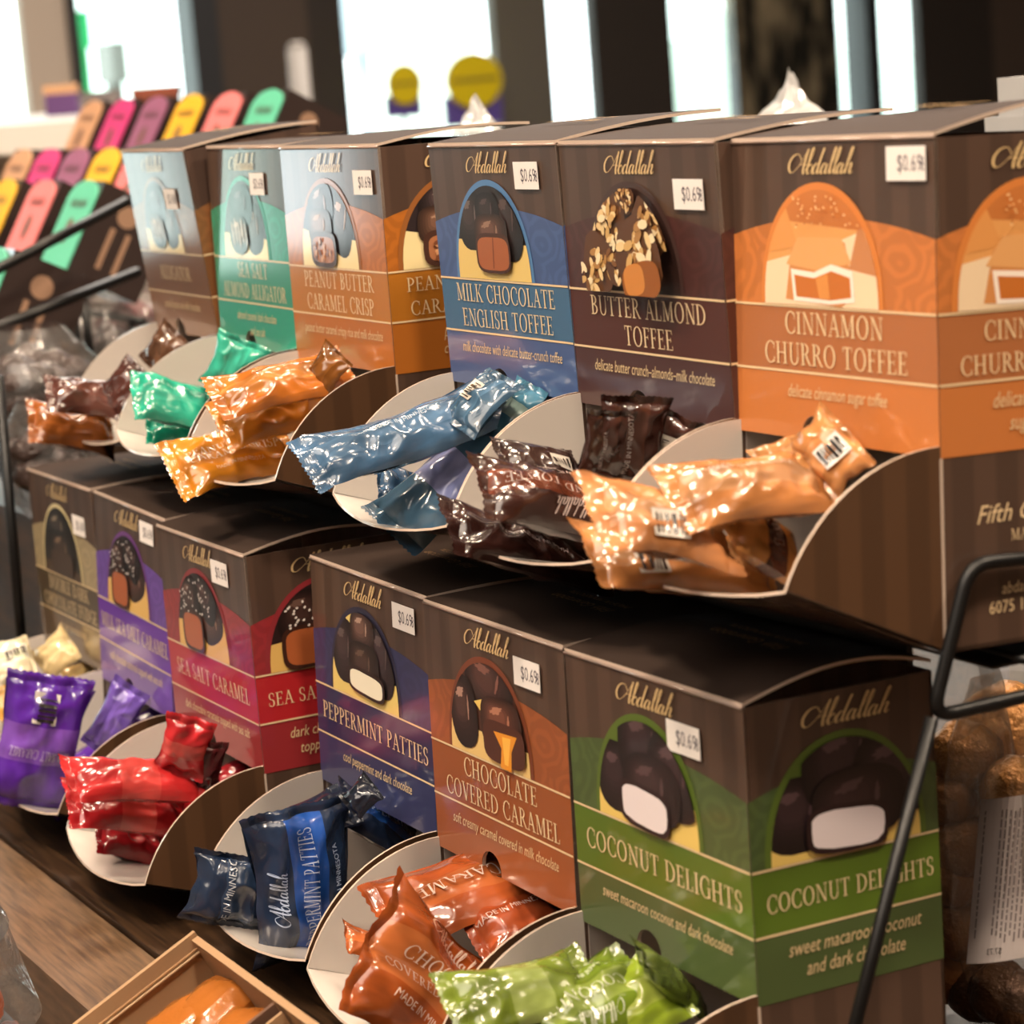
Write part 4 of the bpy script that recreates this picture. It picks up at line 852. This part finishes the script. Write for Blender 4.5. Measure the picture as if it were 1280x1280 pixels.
def stw(name, pts, r):
    m = MB(); m.tube([Vector(p) - Vector((-1.1, .15, TABLE)) for p in pts], r, n=8); return m.build(name, WIRE, st)
def foot(x, y): return 1.0615 if -1.256 < x < -.834 and .01 < y < .31 else TABLE + .003
rows = [('front', (90, 282), 1.66, ['mint', 'salmon', 'yellow'], .086), ('middle', (160, 238), 1.74, ['salmon', 'yellow', 'mauve', 'pink', 'tan'], .066), ('back', (322, 162), 1.86, ['mint', 'salmon', 'yellow', 'mauve', 'pink', 'tan'], .078)]
for nm, (px, py), dp, cs, gap in rows:
    P = at(px, py, dp)
    for i, c in enumerate(cs):
        bar_box(P + Vector((-gap * i, 0, 0)), c, '%s-faced dark chocolate box in the %s tier of the far stand' % ({'tan': 'light tan', 'pink': 'hot pink', 'mauve': 'dusty mauve', 'yellow': 'golden yellow', 'salmon': 'salmon pink', 'mint': 'mint green'}[c], nm))
P = at(-22, 372, 1.52); bar_box(P, 'mint', 'dark box with gold lines and mint edge, lowest at the left edge', 27)
for (a, b) in (((-10, 340), (158, 252)), ((-10, 412), (172, 340))):
    stw('side_wire', [at(*a, 1.42), at(*b, 1.52)], .0032)
q0 = at(88, 345, 1.6); q1 = at(102, 345, 1.6)
for q in (q0, q1): stw('upright', [q, (q.x, q.y, foot(q.x, q.y))], .003)
for k, (nm, (px, py), dp, cs, gap) in enumerate(rows):
    P = at(px, py, dp); stw('tier_wire', [P + Vector((.06, .02, -.060)), P + Vector((-gap * 7, .02, -.060))], .0025)
    stw('upright', [P + Vector((.036, .02, -.060)), (P.x + .036, P.y + .02, foot(P.x + .036, P.y + .02))], .0025)

# ------------------------------------------------------------------ clutter between the stand and the boxes
DK = mat('dark_chocolates', (62, 48, 44), .35, .5); bump(DK, 160, 1, .004)
spots = [((40, 462), 1.38, .045, .04, .032, 'clear bag of dark chocolates nearest the far left upper tray'), ((122, 426), 1.66, .04, .036, .034, 'clear bag of dark sweets under the end of the coloured stand'), ((10, 418), 1.86, .055, .045, .040, 'clear bag of dark sweets at the left edge below the stand wires'), ((66, 552), 1.31, .032, .03, .030, 'crumpled clear bag beside the black rack leg, below the far left upper tray'), ((160, 385), 1.95, .06, .05, .03, 'clear bag with pinkish sweets far back between stand and upper boxes')]
for i, ((px, py), dp, rx, ry, rz, lb) in enumerate(spots):
    p = at(px, py + 22, dp); bag('candy_bag', p - Vector((0, 0, rz)), rx * .9, ry * .9, rz, lb, BAGDIM, seed=i * 4.1 + 1, group='clear bags behind the upper row')
    m = MB(); rnd = random.Random(i)
    for k in range(26):
        a = rnd.uniform(0, 6.28); rr = rnd.uniform(0, .62); q = (rx * rr * math.cos(a), ry * rr * math.sin(a), rz * rnd.uniform(-.62, .35)); s = rnd.uniform(.009, .014)
        P_ = blob(0, 0, s, s, 0, 8)
        vs = []; 
        for j in range(5):
            f = math.sin(math.pi * (j + .2) / 4.4); vs += [(q[0] + x * f, q[1] + y * f, q[2] + s * (j / 2 - 1) * .8) for x, y in P_]
        m.add(vs, [(j * 8 + e, j * 8 + (e + 1) % 8, (j + 1) * 8 + (e + 1) % 8, (j + 1) * 8 + e) for j in range(4) for e in range(8)], (0, 0, 0), 0, 0, True)
    o = m.build('chocolate_pieces', DK if i != 4 else mat('pink_sweets', (150, 100, 100), .4)); o.location = p; tag(o, 'heap of dark sweets inside the ' + lb, 'sweets', kind='stuff')
# risers that carry them, hidden among the clutter
for (x0, x1, y0, y1, z, lb) in ((-.82, -.63, .02, .20, 1.055, 'low dark wooden riser under the bags by the rack leg'), (-1.25, -.84, .02, .30, 1.060, 'long dark wooden riser under the bags behind')):
    m = MB(); m.box((x0, y0, TABLE), (x1, y1, z)); o = m.build('wooden_riser', WOOD); tag(o, lb, 'riser')

# top of the upper row and beyond
def crumple(px, py, dp, r, label, seed, m=CELLO):
    b = MB(); n1, n2 = 18, 8; vs = []
    for j in range(n2 + 1):
        for i in range(n1):
            a = 2 * math.pi * i / n1; t = j / n2; k = 1 + .35 * noise.noise(Vector((math.cos(a) * 2, math.sin(a) * 2, t * 3 + seed)))
            vs.append((r * (1 - t ** .8) * k * math.cos(a), r * .7 * (1 - t ** .8) * k * math.sin(a), r * 1.1 * t * k))
    b.add(vs, [(j * n1 + i, j * n1 + (i + 1) % n1, (j + 1) * n1 + (i + 1) % n1, (j + 1) * n1 + i) for j in range(n2) for i in range(n1)], (255, 255, 255))
    L = at(px, py, dp); zb = TABLE + .001 - L.z; ring = vs[:n1]
    b.add(ring + [(x * 1.2, y * 1.2, zb) for x, y, z in ring], [(n1 + i, n1 + (i + 1) % n1, (i + 1) % n1, i) for i in range(n1)] + [tuple(range(2 * n1 - 1, n1 - 1, -1))], (255, 255, 255))
    o = b.build('cellophane_bag', m); o.location = L; tag(o, label, 'bag'); return o
crumple(990, 152, 1.35, .022, 'crumpled clear cellophane top sticking up behind the almond and orange boxes', 2)
crumple(598, 163, 1.35, .016, 'scrap of clear wrap sticking up behind the blue box', 6)
p = at(1272, 150, 1.1); m = MB(); m.box((-.012, -.008, TABLE - p.z - .001), (.012, .008, .0)); m.box((-.002, -.0082, TABLE - p.z - .001), (.016, .0082, .016)); o = m.build('plastic_sleeve', CELLO); o.location = p + Vector((0, 0, .002)); tag(o, 'clear plastic sleeve standing behind the orange box at the right edge', 'sleeve')
def small_box(px0, px1, py0, py1, dp, cols, label, name, cat):
    a, b = at(px0, py1, dp), at(px1, py0, dp); c = (a + b) / 2; w = (at(px1, py1, dp) - a).length; hh = abs(b.z - a.z)
    t = empty(name, Matrix.Translation((c.x, c.y, a.z)) @ Matrix.Rotation(math.atan2(R0.y, R0.x), 4, 'Z'), label, cat)
    m = MB(); m.box((-w / 2, 0, 0), (w / 2, w * .6, hh * .7)); m.build('box_body', mat(name + '_paint', cols[0], .6), t)
    m = MB(); m.box((-w / 2 * 1.04, -w * .02, hh * .7), (w / 2 * 1.04, w * .62, hh)); m.build('box_top', mat(name + '_top', cols[1], .6), t)
    return t, a.z
items = [small_box(56, 96, 104, 146, 3.2, ((96, 60, 120), (206, 160, 120)), 'small purple box with tan top on the counter by the beige wall', 'gift_box', 'box'),
         small_box(98, 150, 112, 150, 3.4, ((150, 144, 144), (120, 112, 112)), 'grey box on the counter between the purple and the red-brown ones', 'grey_carton', 'box'),
         small_box(166, 222, 106, 150, 3.2, ((120, 56, 34), (136, 66, 40)), 'red-brown basket on the counter before the window', 'basket', 'basket')]
zc = items[0][1]
a, b, c_, d_ = at(-60, 150, 2.75), at(240, 150, 2.75), at(240, 150, 3.9), at(-60, 150, 3.9)
m = MB(); m.prism([(p.x, p.y, zc - .002) for p in (a, b, c_, d_)], (0, 0, -1), .03, ((226, 220, 214),) * 3); m.prism([(p.x, p.y, zc - .032) for p in (a * .9 + c_ * .1, b * .9 + d_ * .1, c_ * .9 + a * .1, d_ * .9 + b * .1)], (0, 0, -1), zc - .033, ((190, 184, 178),) * 3)
o = m.build('white_counter', PAINT); tag(o, 'white counter in the background at the left, before the windows', 'counter')

# ------------------------------------------------------------------ kraft carton and plastic tub in front of the table
K0 = at(241, 1163, 0); zz = 1.0
K0 = hit(241, 1163, (0, 0, 1), (0, 0, zz)); kx = Vector((1, 0, 0))
K1 = hit(90, 1280, (1, 0, 0), K0); ky = (K1 - K0).normalized(); kz = kx.cross(-ky).normalized()
if kz.z < 0: kz = -kz
Mk = Matrix(((kx.x, -ky.x, kz.x, K0.x), (kx.y, -ky.y, kz.y, K0.y), (kx.z, -ky.z, kz.z, K0.z), (0, 0, 0, 1)))
t = empty('open_carton', Mk, 'open kraft cardboard carton of caramels at the bottom left, in front of the table', 'carton')
KC = (152, 122, 92); KE = (176, 148, 116); LW, LD, LH, tk = .20, .13, .019, .0016
for nm, a, b in (('side_wall', (0, -LD, -LH), (tk * 1.2, 0, 0)), ('side_wall', (LW - tk, -LD, -LH), (LW, 0, 0)), ('back_wall', (.002, -tk * 1.5, -LH), (LW, 0, -.0015)), ('front_wall', (0, -LD, -LH), (LW, -LD + tk, 0))):
    m = MB(); m.box(a, b, KC)
    m.build(nm, KRAFT, t)
m = MB(); m.box((0, -LD, -LH - tk), (LW, 0, -LH), KC); m.build('bottom', KRAFT, t)
m = MB(); m.box((tk * 1.2, -LD, -.0052), (tk * 1.9, -tk, -.0046), (150, 116, 84)); m.box((tk, -LD, -.006), (tk * 2.4, -tk, -.0056), KE); m.build('folded_rim', KRAFT, t)
m = MB(); m.box((.072, -LD, -LH), (.0735, -tk * 2, -.001), (96, 70, 56)); m.box((.076, -LD, -LH), (.0772, -tk * 2, -.003), KC); m.build('divider', KRAFT, t)
def kp(px, py):
    q = Mk.inverted() @ hit(px, py, kz, K0 - kz * (LH - .006)); return q.x, q.y
CARA = mat('caramel_wrap', (158, 92, 34), .26, .5, coat=.7); bump(CARA, 260, .4, .001)
for i, (x, y, rz, lb) in enumerate(((*kp(264, 1258), 12, 'amber caramel square at the back of the kraft carton'), (*kp(222, 1284), -6, 'amber caramel square in front of the other in the kraft carton'), (*kp(296, 1296), 20, 'amber caramel square beside the carton divider'))):
    m = MB(); n = 8; vs = []; s = .0125
    for j in range(n + 1):
        for k in range(n + 1):
            u, v = -1 + 2 * j / n, -1 + 2 * k / n; vs.append((u * s, v * s, .006 * (1 - u ** 4) ** .5 * (1 - v ** 4) ** .5 + .0008 * noise.noise(Vector((u * 3, v * 3, i)))))
    m.add(vs, [(j * (n + 1) + k, (j + 1) * (n + 1) + k, (j + 1) * (n + 1) + k + 1, j * (n + 1) + k + 1) for j in range(n) for k in range(n)], smooth=True)
    nb = len(vs); m.add([(-s, -s, -.004), (s, -s, -.004), (s, s, -.004), (-s, s, -.004), (-s, -s, 0), (s, -s, 0), (s, s, 0), (-s, s, 0)], [(0, 3, 2, 1), (0, 1, 5, 4), (1, 2, 6, 5), (2, 3, 7, 6), (3, 0, 4, 7)])
    o = m.build('caramel_square', CARA); o.matrix_world = Mk @ Matrix.Translation((x, y, -LH + .0045)) @ Matrix.Rotation(math.radians(rz), 4, 'Z'); tag(o, lb, 'caramel', 'caramels in the kraft carton')
# tilted shelf under the carton and the tub
m = MB(); m.box((0, -.34, -LH - tk - .016), (.4, -.012, -LH - tk - .0005)); o = m.build('front_shelf', WOOD); o.matrix_world = Mk; tag(o, 'tilted dark wooden shelf in front of the table, under the kraft carton', 'shelf')
for x in (.03, .37):
    a = Mk @ Vector((x, -.2, -LH - tk - .018)); m = MB(); m.box((-.02, -.02, .001), (.02, .02, a.z)); q = m.build('shelf_leg', WOOD, o); q.matrix_parent_inverse = Mk.inverted(); q.location = (a.x, a.y, 0)
# clear tub, orange sweets inside
tp = Mk.inverted() @ hit(-6, 1262, kz, K0 - kz * .012)
t = empty('plastic_tub', Mk @ Matrix.Translation((tp.x - .012, tp.y - .016, -LH)), 'clear plastic tub with orange sweets at the bottom left corner', 'tub')
def tubmesh(r0, r1, h, cols, n=4):
    m = MB(); q = []
    for (r, z) in ((r0, 0.0006), (r1, h)):
        for k in range(32):
            a = 2 * math.pi * k / 32; x = r * math.copysign(abs(math.cos(a)) ** .5, math.cos(a)); y = r * math.copysign(abs(math.sin(a)) ** .5, math.sin(a)); q.append((x, y, z))
    m.add(q, [(k, (k + 1) % 32, 32 + (k + 1) % 32, 32 + k) for k in range(32)] + [tuple(range(31, -1, -1))], smooth=False); return m
tubmesh(.030, .036, .034, None).build('cup', TUB, t)
m = tubmesh(.037, .037, .004, None); o = m.build('lid', TUB, t); o.location = (0, 0, .034)
for k, (dx, dy, lb) in enumerate(((.008, .012, 'orange jelly sweet at the back of the plastic tub'), (-.012, -.004, 'orange jelly sweet in the middle of the plastic tub'), (.010, -.014, 'orange jelly sweet at the front of the plastic tub'))):
    c = Mk @ Vector((tp.x - .012 + dx, tp.y - .016 + dy, -LH + .011)); o = ball(c, .0095, (214, 98, 30), lb, 'sweets in the plastic tub', k * 7.7, 'jelly_sweet')
